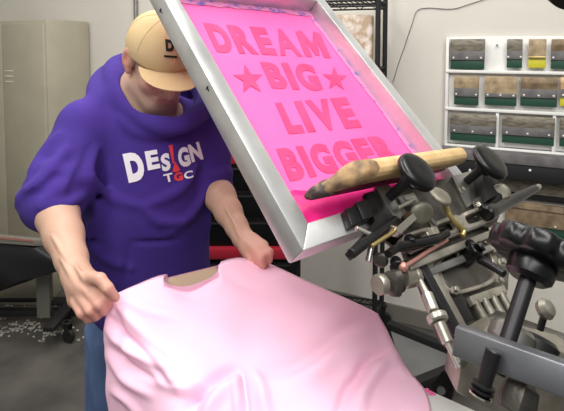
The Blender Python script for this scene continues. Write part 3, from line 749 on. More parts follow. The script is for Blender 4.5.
# right side: round grip and black tapered handle
knob('grip_disc', 501, 193, .05, .0215, .016, M['grip_face'], axis=(-.25, -.85, .35))
bm = new(); rod(bm, PN(501, 193, .045), PN(488, 210, .03), .011); from_bm('grip_neck', bm, M['dark_metal'], pr)
bm = new(); A0 = PN(486, 214, .05); A1 = PN(538, 187, .05); Lh = np.linalg.norm(A1 - A0)
lathe(bm, A0, A1 - A0, [(0, .012), (.004, .016), (.03, .017), (.04, .014), (Lh * .5, .0125), (Lh * .93, .0095)], 24); from_bm('tapered_handle', bm, M['black'], pr)
bm = new(); rod(bm, A1 - (A1 - A0) * .08, A1 + (A1 - A0) * .03, .0075, .0065); from_bm('handle_tip', bm, M['steel'], pr)
plate('end_bracket', [(476, 198), (486, 193), (500, 216), (494, 228), (484, 226)], 0.034, 0.014, M['cast_dark'])
bm = new(); rod(bm, PN(478, 204, .05), PN(485, 213, .035), .006); from_bm('bolt', bm, M['chrome'], pr)
# body casting with rounded recess
body_c = -0.01
plate('head_casting', [(428, 262), (482, 238), (512, 262), (508, 288), (500, 330), (478, 352), (456, 330)], body_c, 0.05, M['cast_dark'], bev=.006)
ring_plate('cover_plate', rr(468, 268, 30, -9, 7, 22, 28, 3.2), rr(468, 268, 25, -7.5, 5.5, 18, 28, 3.2), body_c + .014, 0.014, M['cast_light'])  # rim highlight painted by a lighter metal
plate('cover_plate', rr(468, 268, 25, -7.5, 5.5, 18, 24, 3.2), body_c + .005, 0.006, M['cast_dark'])  # recess floor coloured darker to stand in for its shade
knob('pivot_boss', 464, 257, .006, .020, .012, M['cast'])
bm = new(); rod(bm, PN(462, 261, .0), PN(478, 248, .045), .0165, .0145); from_bm('pivot_pin', bm, M['black'], pr)
bm = new(); lathe(bm, PN(480, 247, .048), fn * .8 + fu * .5, [(0, .006), (0, .010), (.006, .010), (.006, .006)], 20); from_bm('pivot_cap', bm, M['dark_metal'], pr)
bm = new(); tube(bm, [PN(480, 259, .03), PN(492, 266, .045), PN(504, 274, .06)], [.009, .008, .007], 14); from_bm('link_arm', bm, M['dark_metal'], pr)
# diagonal side beams
for dx, mt, w_ in ((0, 'dark_metal', 3.2), (7, 'cast', 2.6)):
    plate('side_beam', [(421 + dx - w_, 262), (421 + dx + w_, 258), (460 + dx + w_, 330), (460 + dx - w_, 334)], 0.022 - dx * .001, 0.016, M[mt])
# left pivot cylinder
ax_l = PN(424, 275, .01) - PN(378, 285, .01)
bm = new(); lathe(bm, PN(377, 285, .01), ax_l, [(0, .006), (0.0, .0145), (.003, .0165), (.013, .0165), (.016, .0145), (.016, .005)], 28); from_bm('adjuster_disc', bm, M['cast'], pr)
bm = new(); rod(bm, PN(380, 284, .01), PN(392, 281, .01), .006); from_bm('pivot_shaft', bm, M['steel'], pr)
bm = new(); lathe(bm, PN(388, 283, .01), ax_l, [(0, .010), (.004, .019), (.016, .0215), (.022, .017), (.03, .0165)], 24, star=lambda t, i: 1 + .16 * math.cos(3 * t)); from_bm('pivot_knuckle', bm, M['cast_dark'], pr)
bm = new(); lathe(bm, PN(402, 279, .01), ax_l, [(0, .012), (.003, .0165), (.02, .0175), (.022, .0155), (.026, .0155), (.028, .0175), (.036, .017), (.04, .012)], 28); from_bm('pivot_collar', bm, M['cast'], pr)
# chrome gas rod with collar
seg_rod('plunger_rod', 420, 281, .02, 430, 300, .03, .0055, M['satin'])
seg_rod('plunger_sleeve', 427, 294, .03, 434, 312, .035, .0095, M['satin'])
seg_rod('plunger_collar', 435.5, 314, .035, 439, 322, .036, .017, M['satin'])
seg_rod('plunger_sleeve', 439, 322, .036, 448, 343, .035, .009, M['satin'])
seg_rod('plunger_rod', 447, 342, .035, 459, 368, .03, .0045, M['satin'])
bm = new(); rod(bm, PN(455, 362, .03), PN(468, 360, .02), .008); from_bm('bolt', bm, M['steel'], pr)
# small hardware: hex bolts, washers, set screws
def hexbolt(px, py, c, R_, h, mat, axis=None):
    p = PN(px, py, c); a_ = fn if axis is None else nrm(axis); bm = new()
    lathe(bm, p - a_ * .004, a_, [(0, R_ * 1.25), (.003, R_ * 1.3), (.0035, R_)], 24); lathe(bm, p, a_, [(0, R_ * .96), (.001, R_), (h - .001, R_), (h, R_ * .85)], 6)
    return from_bm('hex_bolt', bm, mat, pr, 20)
for px, py, c, R_ in ((440, 254, .012, .0065), (502, 262, .012, .0065), (500, 281, .012, .006), (455, 290, .012, .006), (433, 246, .034, .0055), (492, 229, .034, .0055), (462, 190, .022, .006), (478, 182, .022, .006), (404, 200, .03, .006), (427, 186, .02, .0055)):
    hexbolt(px, py, c, R_, .007, M['satin'])
for px, py, c, R_ in ((410, 240, .046, .008), (396, 262, .03, .0075), (470, 244, .036, .007)):
    hexbolt(px, py, c, R_, .011, M['dark_metal'], -fu * .6 - fv * .6 + fn * .5)
seg_rod('set_screw', 356, 228, .03, 378, 238, .03, .0045, M['satin'])
seg_rod('set_screw', 398, 208, .045, 414, 200, .045, .004, M['satin'])
seg_rod('cross_pin', 410, 252, .03, 492, 220, .03, .005, M['steel'])
seg_rod('tension_bar', 392, 268, .0, 428, 256, .0, .006, M['black_matte'])
plate('shim_plate', [(398, 196), (414, 192), (420, 202), (404, 207)], 0.035, 0.004, M['steel'])
plate('shim_plate', [(486, 236), (502, 232), (512, 246), (496, 252)], 0.02, 0.008, M['cast_light'])
plate('gusset', [(470, 296), (504, 284), (508, 292), (474, 305)], 0.012, 0.012, M['cast_light'])
plate('gusset', [(446, 300), (462, 294), (474, 318), (462, 326)], 0.008, 0.014, M['dark_metal'])
# ribbed springs below the casting
for k in range(4):
    x = 474 + k * 8.5; seg_rod('rib_tube', x, 301 - k * 3, .006, x + 18, 334 - k * 3, .0, .0085, M['cast'])
# --- big star knob, stud, hub, flat bar
Yk = 0.66
kc = P3(536, 254, Yk); kax = nrm((0.50, 0.42, 0.80))
bm = new()
Rk = 0.062
def lob(t, i): return 1 - (0.12 * (0.5 + 0.5 * math.cos(8 * t)) ** 3 if 1 <= i <= 7 else 0)
lathe(bm, kc - kax * .012, kax, [(0, Rk * .3), (0, Rk * .84), (.002, Rk * .93), (.005, Rk * .985), (.016, Rk * 1.0), (.027, Rk * .985), (.030, Rk * .93), (.032, Rk * .82), (.031, Rk * .4)], 108, True, lob)
k = from_bm('star_knob', bm, M['black'], pr, 50); k['label'] = 'large black lobed hand knob on a threaded stud'
bm = new(); lathe(bm, kc - kax * .038, kax, [(0, .022), (.006, .029), (.018, .031), (.027, .03)], 40); from_bm('hub', bm, M['black'], k)
st0 = kc - kax * .036; st1 = kc - kax * .125
bm = new(); rod(bm, st0 + (st0 - st1) * .1, st1 + (st1 - st0) * .4, .0105, seg=24); from_bm('stud', bm, M['dark_metal'], k)
bx = nrm(P3(564, 364, .50) - P3(455, 326, .565)); bax_up = np.array([.1, .25, .95]); bax_up = bax_up - bx * float(bax_up @ bx); bax_up = nrm(bax_up); bdp = nrm(np.cross(bax_up, bx))
if bdp[1] < 0: bdp = -bdp
pA = P3(455, 326, .565); pB = pA + bx * .30
face_h = .033
bm = new(); a_box(bm, (pA + pB) / 2 - bax_up * face_h / 2 + bdp * .012, .15, .012, face_h / 2, [bx, bdp, bax_up], .0025); from_bm('flat_bar', bm, M['bar'], pr)
hb = P3(511, 338, .685); bm = new(); lathe(bm, hb, kax, [(-.01, .022), (-.006, .031), (.010, .031), (.016, .026), (.018, .012)], 40); from_bm('pivot_hub', bm, M['steel'], pr)
hb2 = P3(536, 346, .70); bm = new(); lathe(bm, hb2, kax, [(-.012, .028), (.006, .030), (.012, .024), (.013, .01)], 40); from_bm('pivot_hub', bm, M['dark_metal'], pr)
b0_ = P3(494, 350, .528); b1_ = P3(480, 398, .520)
bm = new(); rod(bm, b0_, b1_, .0085, .0078); from_bm('threaded_stud', bm, M['dark_metal'], pr)
for k_ in range(3):
    p = b1_ + (b0_ - b1_) * (.02 + .1 * k_); bm = new(); lathe(bm, p, b0_ - b1_, [(0, .009), (.001, .0122), (.003, .0122), (.004, .009)], 24); from_bm('washer', bm, M['chrome'] if k_ == 0 else M['dark_metal'], pr)
bm = new(); lathe(bm, P3(514, 412, .53), kax, [(0, .017), (.012, .02), (.028, .018), (.034, .012)], 24, star=lambda t, i: 1 + .08 * math.cos(6 * t)); from_bm('lock_nut', bm, M['cast_dark'], pr)
bm = new(); q = P3(546, 309, .72); lathe(bm, q, nrm((.5, -.6, .6)), [(-.012, .005), (-.008, .013), (.0, .0155), (.008, .011), (.011, .004)], 24); from_bm('thumb_screw', bm, M['cast'], pr)
bm = new(); rod(bm, q, P3(540, 330, .72), .005); from_bm('screw_shank', bm, M['dark_metal'], pr)
# arm body below the bar, central column, base
def quadbox(name, pts, ext, mat, bev=.004):
    bm = new(); prism(bm, pts, ext, bev, 2); return from_bm(name, bm, mat, pr)
quadbox('arm_body', [P3(x, y, .74) for x, y in ((462, 358), (500, 336), (640, 372), (640, 470), (540, 436), (478, 403), (456, 393))], (0, .06, 0), M['cast'])
quadbox('latch_plate', [P3(x, y, 1.0) for x, y in ((432, 384), (442, 371), (450, 374), (453, 392), (450, 404), (430, 396))], (0.01, .012, 0), M['dark_metal'], .002)
bm = new(); lathe(bm, P3(441, 390, .997), (-.2, -1, .2), [(-.004, .0055), (-.004, .0085), (.004, .0085), (.004, .0055)], 24); from_bm('latch_ring', bm, M['steel'], pr)
cxp, cyp = 0.60, 0.62
bm = new(); lathe(bm, (cxp, cyp, .05), (0, 0, 1), [(0, .09), (.02, .09), (.03, .06), (.80, .06), (.82, .14), (.86, .14), (.87, .07), (1.16, .07)], 40); from_bm('column', bm, M['grey_paint'], pr)
for k in range(3):
    t = 0.4 + k * 2.094; bm = new(); d = np.array([math.cos(t), math.sin(t), 0]); a_box(bm, np.array([cxp, cyp, .035]) + d * .25, .25, .035, .035, [d, nrm(np.cross((0, 0, 1), d)), (0, 0, 1)], .006); from_bm('foot', bm, M['grey_paint'], pr)
# ties from the head casting and bar to the column
bm = new(); rod(bm, PN(480, 320, -.03), (cxp, cyp, 1.12), .028); from_bm('head_arm', bm, M['cast_dark'], pr)
bm = new(); rod(bm, pB - bx * .03 - bax_up * .018 + bdp * .02, (cxp, cyp, 1.17), .016); from_bm('bar_tie', bm, M['dark_metal'], pr)
# second raised arm out of frame, its round black end shows in the top corner
bm = new(); tube(bm, smooth_path([(cxp, cyp, 1.15), (.60, .62, 1.4), (.52, .66, 1.62), tuple(P3(590, -18, .7))]), .014, 14); from_bm('raised_arm', bm, M['dark_metal'], pr)
bm = new(); lathe(bm, P3(577, -16, .7), (-.3, -.6, -.75), [(-.02, .02), (-.012, .038), (.004, .043), (.016, .036), (.022, .015)], 40); k = from_bm('head_knob', bm, M['black'], pr); k['label'] = 'black round knob at the top corner'

# ================================================================== PLATEN
pz = 0.975
pt = thing('shirt_platen', 'pale metal shirt platen with pink ink stains under the pink shirt', 'platen', (.1, .8, pz - .03))
c1p = fl(330, 345, pz); c2p = fl(480, 412, pz); e = nrm(c2p - c1p); inw = np.array([e[1], -e[0], 0]); 
if inw[1] > 0: inw = -inw
q1p = c2p - e * .46
bm = new(); prism(bm, [q1p, c2p, c2p + inw * .31, q1p + inw * .31], (0, 0, -.02), .004, 2)
from_bm('board', bm, M['pegboard'], pt)
for x_, y_ in ((427, 390.5), (432, 393.5), (424, 397)):
    pp = fl(x_, y_, pz + .0006); bm = new(); lathe(bm, pp, (0, 0, 1), [(0, .006), (.0006, .005)], 12, star=lambda t, i: 1 + .3 * math.sin(3 * t + x_)); from_bm('ink_spot', bm, M['mesh'], pt)
bm = new(); m_ = (c2p + c2p + inw * .31) / 2 - e * .15; prism(bm, [m_ + np.array(v) for v in ((-.03, -.03, -.02), (.03, -.03, -.02), (.03, .03, -.02), (-.03, .03, -.02))], (0, 0, -.05)); from_bm('mount', bm, M['dark_metal'], pt)
bm = new(); _d = nrm(np.array([cxp, cyp, 0]) - m_ * [1, 1, 0]); rod(bm, m_ - [0, 0, .05], np.array([cxp, cyp, pz - .06]) - _d * .14, .022); from_bm('support_arm', bm, M['dark_metal'], pt)

# ================================================================== THE MAN
# ---- head frame: f looks down to the picture's right, s is his left, t the top of the head
hf = nrm((0.47, -0.69, -0.58)); hs = nrm(np.cross((0, 0, 1), hf)); ht = np.cross(hf, hs); HAX = np.array([hs, hf, ht])
HC = P3(160, 56, 1.36)
def hp(s_, f_, t_): return HC + hs * s_ + hf * f_ + ht * t_
# ---- torso frame
tl = nrm((0.975, 0.20, 0)); tu = nrm((0.03, -0.10, 1.0)); tf = nrm(np.cross(tl, tu)); tf = tf if tf[1] < 0 else -tf; TAX = np.array([tl, tf, tu])
pelvis = P3(150, 316, 1.47); chest = P3(151, 165, 1.44); nb = P3(140, 100, 1.43)
shR = P3(86, 128, 1.37); elR = P3(53, 201, 1.24); wrR = P3(77, 276, 1.045)
shL = P3(203, 130, 1.50); elL = P3(213, 184, 1.44); wrL = P3(243, 238, 1.275)
B = Field()
# head
B.ell(hp(0, -.012, .020), HAX, (.074, .094, .080), .02)
B.ell(hp(0, .028, -.050), HAX, (.064, .068, .082), .03)
B.ell(hp(0, .064, -.108), HAX, (.036, .030, .028), .03)       # chin
B.cone(hp(-.056, .012, -.085), hp(-.022, .066, -.112), .020, .020, .03); B.cone(hp(.056, .012, -.085), hp(.022, .066, -.112), .020, .020, .03)  # jaw
B.cone(hp(-.035, .074, .004), hp(.035, .074, .004), .012, .012, .02)  # brow
B.ell(hp(-.036, .062, -.045), HAX, (.022, .020, .020), .02); B.ell(hp(.036, .062, -.045), HAX, (.022, .020, .020), .02)  # cheeks
for s_ in (-1, 1): B.ell(hp(s_ * .031, .092, -.017), HAX, (.017, .014, .010), .012, 's')
B.chain([hp(0, .084, -.008), hp(0, .104, -.035), hp(0, .112, -.048)], [.008, .009, .0115], .012)
for s_ in (-1, 1): B.ell(hp(s_ * .011, .099, -.051), HAX, (.008, .010, .007), .008)
B.cone(hp(-.02, .088, -.074), hp(.02, .088, -.074), .008, .008, .01); B.cone(hp(-.016, .086, -.083), hp(.016, .086, -.083), .0085, .0085, .01)
B.cone(hp(-.024, .098, -.0785), hp(.024, .098, -.0785), .0025, .0025, .006, 's')
# ears
for s_ in (-1, 1):
    B.ell(hp(s_ * .083, -.006, -.012), np.array([nrm(hs + hf * .35 * s_), nrm(hf - hs * .35 * s_), ht]), (.010, .024, .036), .007)
    B.ell(hp(s_ * .080, .004, -.044), HAX, (.007, .009, .011), .008)
    B.ell(hp(s_ * .094, .000, -.008), HAX, (.007, .011, .017), .006, 's')
# neck, trunk
B.chain([hp(0, -.028, -.05), nb + np.array([0, .0, .02]), nb + np.array([0.01, .03, -.06])], [.058, .060, .075], .03)
B.cone(hp(0, .01, -.09), nb + tf * .02, .035, .05, .03)
B.ell(chest + tu * .04, TAX, (.15, .09, .17), .04); B.ell(chest - tu * .2, TAX, (.14, .085, .16), .05); B.ell(pelvis, TAX, (.15, .10, .12), .05)
B.cone(nb + tu * -.06, shR + tl * .03, .05, .045, .04); B.cone(nb + tu * -.06, shL - tl * .03, .05, .045, .04)
# arms
def mid(a, b, t): return np.array(a) * (1 - t) + np.array(b) * t
B.chain([shR + tl * .03, mid(shR, elR, .5), elR, mid(elR, wrR, .22), mid(elR, wrR, .5), mid(elR, wrR, .8), wrR], [.045, .046, .046, .050, .044, .034, .030], .012)
B.chain([shL - tl * .03, mid(shL, elL, .5), elL, mid(elL, wrL, .25), mid(elL, wrL, .55), mid(elL, wrL, .82), wrL], [.045, .044, .042, .044, .037, .029, .0265], .012)
# hands -------------------------------------------------------------
def PP(*a): return P3(*a)
# his right hand (picture left): back of the hand towards us, thumb and fingers pinching the cloth
B.chain([wrR, PP(83, 284, 1.02), PP(89, 290, 1.0)], [.029, .030, .026], .014)
B.cone(PP(80, 283, 1.03), PP(96, 288, 1.005), .022, .017, .016); B.cone(PP(80, 285, 1.03), PP(76, 300, 1.01), .022, .017, .016)
B.cone(PP(86, 288, 1.01), PP(87, 298, 1.0), .024, .018, .016)
fing = [
 [(98, 288, .990, .0115), (105, 297, .972, .0105), (108.5, 304, .985, .0092), (106, 308, 1.005, .0080)],
 [(90, 293, .985, .0118), (98.5, 304, .962, .0108), (103, 311, .978, .0094), (100, 314, 1.00, .0082)],
 [(81.5, 298, .985, .0115), (90, 310, .962, .0104), (96, 316, .978, .0092), (95, 318, 1.00, .0080)],
 [(75, 302, .990, .0105), (81.5, 313, .970, .0095), (88, 319, .985, .0084), (89, 320, 1.005, .0074)]]
for fg in fing: B.chain([PP(*q[:3]) for q in fg], [q[3] for q in fg], .0045)
th = [(88, 277, 1.00, .014), (100, 279, .968, .0120), (107.5, 288, .960, .0112), (115.5, 297.5, .975, .0092)]
B.chain([PP(*q[:3]) for q in th], [q[3] for q in th], .005)
# his left hand (picture right)
B.chain([wrL, PP(250, 245, 1.245), PP(257, 250, 1.225)], [.026, .0275, .024], .012)
B.cone(PP(250, 243, 1.245), PP(263, 246, 1.215), .021, .015, .014); B.cone(PP(249, 247, 1.245), PP(250, 256, 1.225), .020, .015, .014)
fing2 = [
 [(264, 247, 1.205, .0108), (269.5, 252.5, 1.190, .0102), (268.5, 260, 1.185, .0092), (265, 264.5, 1.195, .0082)],
 [(259.5, 250.5, 1.200, .0108), (263.5, 257, 1.180, .0104), (262.5, 264, 1.180, .0092), (260, 267, 1.195, .0082)],
 [(254.5, 253.5, 1.205, .0105), (257.5, 260, 1.188, .0098), (257.5, 266, 1.188, .0088), (256, 268, 1.20, .0078)],
 [(249.5, 255, 1.215, .0095), (251.5, 261.5, 1.20, .0088), (252.5, 266, 1.20, .0080), (252, 268, 1.21, .0072)]]
for fg in fing2: B.chain([PP(*q[:3]) for q in fg], [q[3] for q in fg], .0045)
th2 = [(251, 246, 1.225, .013), (257, 251, 1.20, .0115), (261, 259, 1.175, .0105), (263, 266, 1.172, .0088)]
# legs and feet
hipR = pelvis - tl * .095 - tu * .03; hipL = pelvis + tl * .095 - tu * .03
knR = hipR + np.array([-.02, -.02, -.37]); knL = hipL + np.array([.02, -.0, -.37]); anR = np.array([knR[0] - .01, knR[1] + .05, .09]); anL = np.array([knL[0] + .02, knL[1] + .05, .09])
for h_, k_, a_ in ((hipR, knR, anR), (hipL, knL, anL)):
    B.chain([h_, k_, mid(k_, a_, .3), a_], [.068, .048, .048, .034], .03)
    B.chain([a_ + [0, .02, -.045], a_ + [0, -.06, -.055], a_ + [0, -.15, -.062]], [.030, .030, .024], .02)
def body_colour(v):
    base = np.array([.56, .345, .245]); c = np.tile(base, (len(v), 1))
    q = (v - HC) @ HAX.T
    head = np.linalg.norm(q, axis=1) < .19
    def mix(m, colr, a=1.0):
        m = np.clip(m, 0, 1)[:, None] * a; return c * (1 - m) + np.array(colr) * m
    rng = np.random.default_rng(1); nz = rng.random(len(v))
    earm = np.exp(-((np.abs(q[:, 0]) - .086) / .014) ** 2 - ((q[:, 1] + .004) / .024) ** 2 - ((q[:, 2] + .014) / .044) ** 2); c = mix(earm, (.66, .25, .19), .8)
    face = head & (q[:, 1] > .02); ck = np.exp(-((q[:, 1] - .085) / .03) ** 2 - ((q[:, 2] + .045) / .03) ** 2) * head; c = mix(ck, (.64, .28, .22), .65)
    beard = head * (1 / (1 + np.exp((q[:, 2] + .066) / .008))) * (q[:, 1] > -.02) * (q[:, 1] * 1.0 > -.03) ; c = mix(beard * (.35 + .5 * nz), (.44, .32, .26), .55)
    hair = head * (1 / (1 + np.exp(-(q[:, 2] + .035) / .008))) * (q[:, 1] < .03) * (np.abs(q[:, 0]) < .082) * (q[:, 1] > -.2) * (1 - earm); c = mix(hair * (.4 + .5 * nz), (.42, .31, .24), .6)
    lips = np.exp(-((q[:, 0]) / .022) ** 4 - ((q[:, 2] + .079) / .009) ** 2) * head * (q[:, 1] > .07); c = mix(lips, (.55, .22, .2), .8)
    for tips in (fing, fing2, [th], [th2]):
        for fg in tips:
            for q_ in fg[1:]:
                d = np.linalg.norm(v - P3(*q_[:3]), axis=1); c = mix(np.exp(-(d / .016) ** 2), (.72, .30, .25), .5)
    for h_ in (P3(92, 292, 1.0), P3(256, 250, 1.22)): c = mix(np.exp(-(np.linalg.norm(v - h_, axis=1) / .05) ** 2), (.68, .33, .26), .5)
    return c
B2 = None
man = thing('person', 'man in purple hoodie and tan cap bowing his head to spread a pink shirt', 'person', (float(pelvis[0]), float(pelvis[1]), 0))
B.chain([PP(*q[:3]) for q in th2], [q[3] for q in th2], .006)
for pts, r in (([(60, 258), (70, 274), (80, 290)], .0042), ([(74, 262), (82, 276), (92, 288)], .0042), ([(52, 236), (62, 252), (72, 266)], .0040), ([(80, 284), (86, 292), (88, 297)], .0036), ([(232, 222), (240, 236), (252, 247)], .0036), ([(226, 206), (236, 224), (246, 236)], .0036), ([(222, 196), (228, 212), (238, 228)], .0034)):
    B.ridge(pts, r, .006, .65)
vB, fB = B.mesh((-1.0, .88, .0), (.02, 1.75, 1.78), .0034)
body, vB = mesh_np('body', vB, fB, M['skin'], man, body_colour(vB), 1)

# ---- eyes
for s_ in (-1, 1):
    bm = new(); bmesh.ops.create_uvsphere(bm, u_segments=20, v_segments=14, radius=.0115, matrix=Matrix.Translation(Vector(hp(s_ * .031, .0775, -.017)))); from_bm('eye', bm, M['print_white'], man, 60)
# ---- hoodie
Hd = Field()
Hd.ell(chest + tu * .01 + tf * .00, TAX, (.182, .135, .20), .05)
Hd.ell(P3(147, 225, 1.43), TAX, (.182, .145, .20), .08)
Hd.ell(P3(149, 284, 1.45), TAX, (.182, .145, .17), .08)
for sh, sg in ((shR, -1), (shL, 1)): Hd.cone(nb - tu * .055 + tl * sg * .03, sh + tl * sg * -.005, .075, .075, .05)
Hd.chain([shR, mid(shR, elR, .45), mid(shR, elR, .9), elR + np.array([.0, -.005, -.006]), elR + nrm(wrR - elR) * .028], [.074, .073, .074, .068, .057], .03)
Hd.chain([shL + tl * .0, mid(shL, elL, .5), mid(shL, elL, 1.0)], [.072, .062, .056], .03)
# neck mass and hood
Hd.cone(nb - tu * .05, nb - tu * .02, .095, .085, .04)
hood = [P3(x, y, Y) for x, y, Y in ((180, 126, 1.32), (160, 126, 1.315), (138, 114, 1.34), (122, 97, 1.38), (115, 79, 1.44), (119, 66, 1.53), (150, 62, 1.58), (190, 78, 1.55), (206, 98, 1.46), (201, 112, 1.38), (184, 124, 1.32))]
hoodp = smooth_path(hood, 3); Hd.chain(hoodp, [.0175 + .011 * math.sin(math.pi * i / (len(hoodp) - 1)) for i in range(len(hoodp))], .022)
hb_ = smooth_path([P3(x, y, Y) for x, y, Y in ((104, 103, 1.38), (101, 90, 1.47), (116, 78, 1.57), (160, 84, 1.64), (196, 98, 1.60), (209, 113, 1.52))], 3); Hd.chain(hb_, [.022 + .014 * math.sin(math.pi * i / (len(hb_) - 1)) for i in range(len(hb_))], .035)
# cut the neck opening
Hd.cone(hp(0, -.01, -.03), hp(0, .05, -.135), .092, .078, .010, 's'); Hd.cone(hp(0, -.02, -.06), mid(hp(0, 0, -.1), nb, .7) + tf * .01, .088, .066, .012, 's')
# bunched sleeve rings at the elbow
def perp_ring(c, d, R_, r, k, squash=1.0):
    a, b, d = basis(d); pts = [c + (a * math.cos(t) + b * math.sin(t) * squash) * R_ for t in np.linspace(0, 2 * math.pi, 15)]
    Hd.chain(pts, [r] * 15, k)
dR = elR - shR; dRf = nrm(nrm(wrR - elR) + nrm(dR))
perp_ring(elR - nrm(dR) * .055, dR, .066, .017, .014); perp_ring(elR - nrm(dR) * .0 + np.array([0, -.008, 0]), dRf, .066, .016, .010); perp_ring(elR + nrm(wrR - elR) * .040, nrm(wrR - elR), .049, .012, .008)
dL = elL - shL; perp_ring(elL - nrm(dL) * .02, dL, .046, .015, .012); perp_ring(elL + nrm(dL) * .018, nrm(nrm(dL) + nrm(wrL - elL)), .042, .012, .01)
# folds
for pts, r in (([(66, 150), (48, 172), (30, 190)], .013), ([(80, 160), (66, 185), (44, 200)], .012), ([(84, 196), (66, 204), (40, 207)], .010), ([(58, 135), (42, 155), (30, 178)], .011),
               ([(96, 150), (88, 180), (94, 210)], .012), ([(104, 200), (96, 222), (86, 240)], .012), ([(92, 176), (110, 196), (140, 206)], .010), ([(196, 168), (180, 190), (150, 204)], .011),
               ([(206, 190), (192, 214), (170, 232)], .012), ([(90, 238), (104, 256), (130, 268)], .012), ([(208, 214), (206, 236), (214, 256)], .010), ([(120, 118), (136, 132), (160, 138)], .010), ([(84, 262), (96, 276), (112, 284)], .010), ([(146, 210), (160, 222), (184, 222)], .009)):
    Hd.ridge(pts, r * 1.15, .018, .85)
for pts, r in (([(88, 148), (78, 175), (70, 196)], .010), ([(76, 208), (82, 225), (98, 246)], .010), ([(206, 160), (198, 180), (200, 205)], .009), ([(130, 244), (127, 262), (124, 282)], .005), ([(133, 242), (180, 240), (222, 244)], .004), ([(56, 176), (40, 190), (26, 196)], .008)):
    Hd.ridge(pts, r, .012, .6, 's')
vH, fH = Hd.mesh((-.95, .98, .72), (-.03, 1.78, 1.62), .0052)
hd_o, vH = mesh_np('hoodie', vH, fH, M['hoodie'], man, None, 2)
hd_o['label'] = 'purple hooded sweatshirt'
# drawstring-less pocket seam, cuff bands
dg = bpy.context.evaluated_depsgraph_get()
def bvh_of(o):
    bm = new(); bm.from_mesh(o.data); base = Vector((0, 0, 0)); q = o
    while q is not None: base += q.location; q = q.parent
    bm.transform(Matrix.Translation(base)); t = BVHTree.FromBMesh(bm); bm.free(); return t
hb_t = bvh_of(hd_o)
def on_bvh(tree, lift=.0012):
    def f(px, py):
        d = ray(px, py); h = tree.ray_cast(Vector(CO), Vector(d).normalized())
        if h[0] is None:
            return P3(px, py, 1.4), -nrm(d)
        n_ = np.array(h[1]); n_ = n_ if n_ @ d < 0 else -n_
        n_ = nrm(n_ * .5 - nrm(d)); return np.array(h[0]) + n_ * lift, n_
    return f
oh = on_bvh(hb_t)
# chest print: DESIGN over TGC
def chest_letter(txt, q, mat, off=.03): decal('chest_print', glyph_mesh(txt, off), q, oh, mat, hd_o, .0008, .22)
Wp, Rp = M['print_white'], M['print_red']
chest_letter('D', [(122.5, 154), (140, 151), (129, 183), (147, 179)], Wp, .07)
chest_letter('E', [(144.5, 151.5), (157, 149.5), (148, 170.5), (160.5, 168)], Wp, .05)
chest_letter('S', [(160, 155), (169, 152), (162.5, 172), (171, 170)], Wp, .05)
chest_letter('G', [(176.5, 149), (187, 146), (180, 168.5), (191.5, 165)], Wp, .05)
chest_letter('N', [(187.5, 145), (198.5, 141.5), (192, 162.5), (203.5, 159)], Wp, .05)
def poly_mesh(pts):
    bm = new(); bm.faces.new([bm.verts.new((x, y, 0)) for x, y in pts]); bmesh.ops.triangulate(bm, faces=bm.faces); return bm
decal('chest_print', poly_mesh([(0, 0), (1, .0), (.66, 1), (.40, 1)]), [(168.5, 145.5), (172.5, 144.5), (171, 164.5), (176, 162.5)], oh, Rp, hd_o, .0008, .3)
decal('chest_print', poly_mesh([(.45, 0), (1, 1), (.5, 1.1), (0, 1)]), [(171.5, 162), (179, 160), (172.5, 172), (180.5, 170)], oh, Rp, hd_o, .0008, .3)
chest_letter('T', [(163, 174.5), (172, 172.5), (165, 182.5), (174, 181)], Wp, .03)
chest_letter('G', [(173.5, 173), (182, 171.5), (174.5, 182), (183.5, 180)], Rp, .06)
chest_letter('C', [(183.5, 172), (192.5, 170), (184.5, 179.5), (193.5, 177.5)], Wp, .03)

# ---- jeans and shoes
J = Field()
J.ell(pelvis - tu * .02, TAX, (.168, .122, .13), .05)
for h_, k_, a_ in ((hipR, knR, anR), (hipL, knL, anL)): J.chain([h_, k_, a_ + [0, 0, .02]], [.093, .074, .062], .03)
for pts, r in (([(86, 330), (92, 350), (88, 372)], .008), ([(98, 345), (94, 380), (99, 409)], .008)): J.ridge(pts, r, .02, .5)
vJ, fJ = J.mesh((-.85, 1.2, .05), (-.05, 1.75, 1.0), .007)
jn, _ = mesh_np('jeans', vJ, fJ, M['jeans'], man, None, 2); jn['label'] = 'blue denim jeans'
for a_ in (anR, anL):
    Sh = Field(); Sh.chain([a_ + [0, .03, -.04], a_ + [0, -.06, -.052], a_ + [0, -.17, -.056]], [.045, .044, .036], .02); Sh.cone(a_ + [0, .01, .0], a_ + [0, 0.0, -.04], .042, .045, .02)
    pl = 0.004
    Sh.add(lambda p: pl - p[:, 2], .004, 'i')
    v_, f_ = Sh.mesh(a_ - [.08, .26, .1], a_ + [.08, .12, .07], .006); mesh_np('shoe', v_, f_, M['shoe'], man, None, 1)

# ---- cap
Cp = Field()
Cp.ell(hp(0, -.012, .024), HAX, (.089, .108, .094), .01)
cn = nrm(ht + hf * -.10); cp0 = hp(0, 0, .000)
Cp.add(lambda p: (cp0 - p) @ cn, .006, 'i')
Cin = Field(); 
Cp.ell(hp(0, -.012, .018), HAX, (.080, .099, .088), .004, 's')
Cp.cone(hp(0, -.012, .117), hp(0, -.012, .119), .006, .005, .004)
vC, fC = Cp.mesh(HC - .16, HC + .16, .003)
cap, _ = mesh_np('baseball_cap', vC, fC, M['cap'], man, None, 1); cap['label'] = 'tan baseball cap with curved brim'
cb_t = bvh_of(cap)
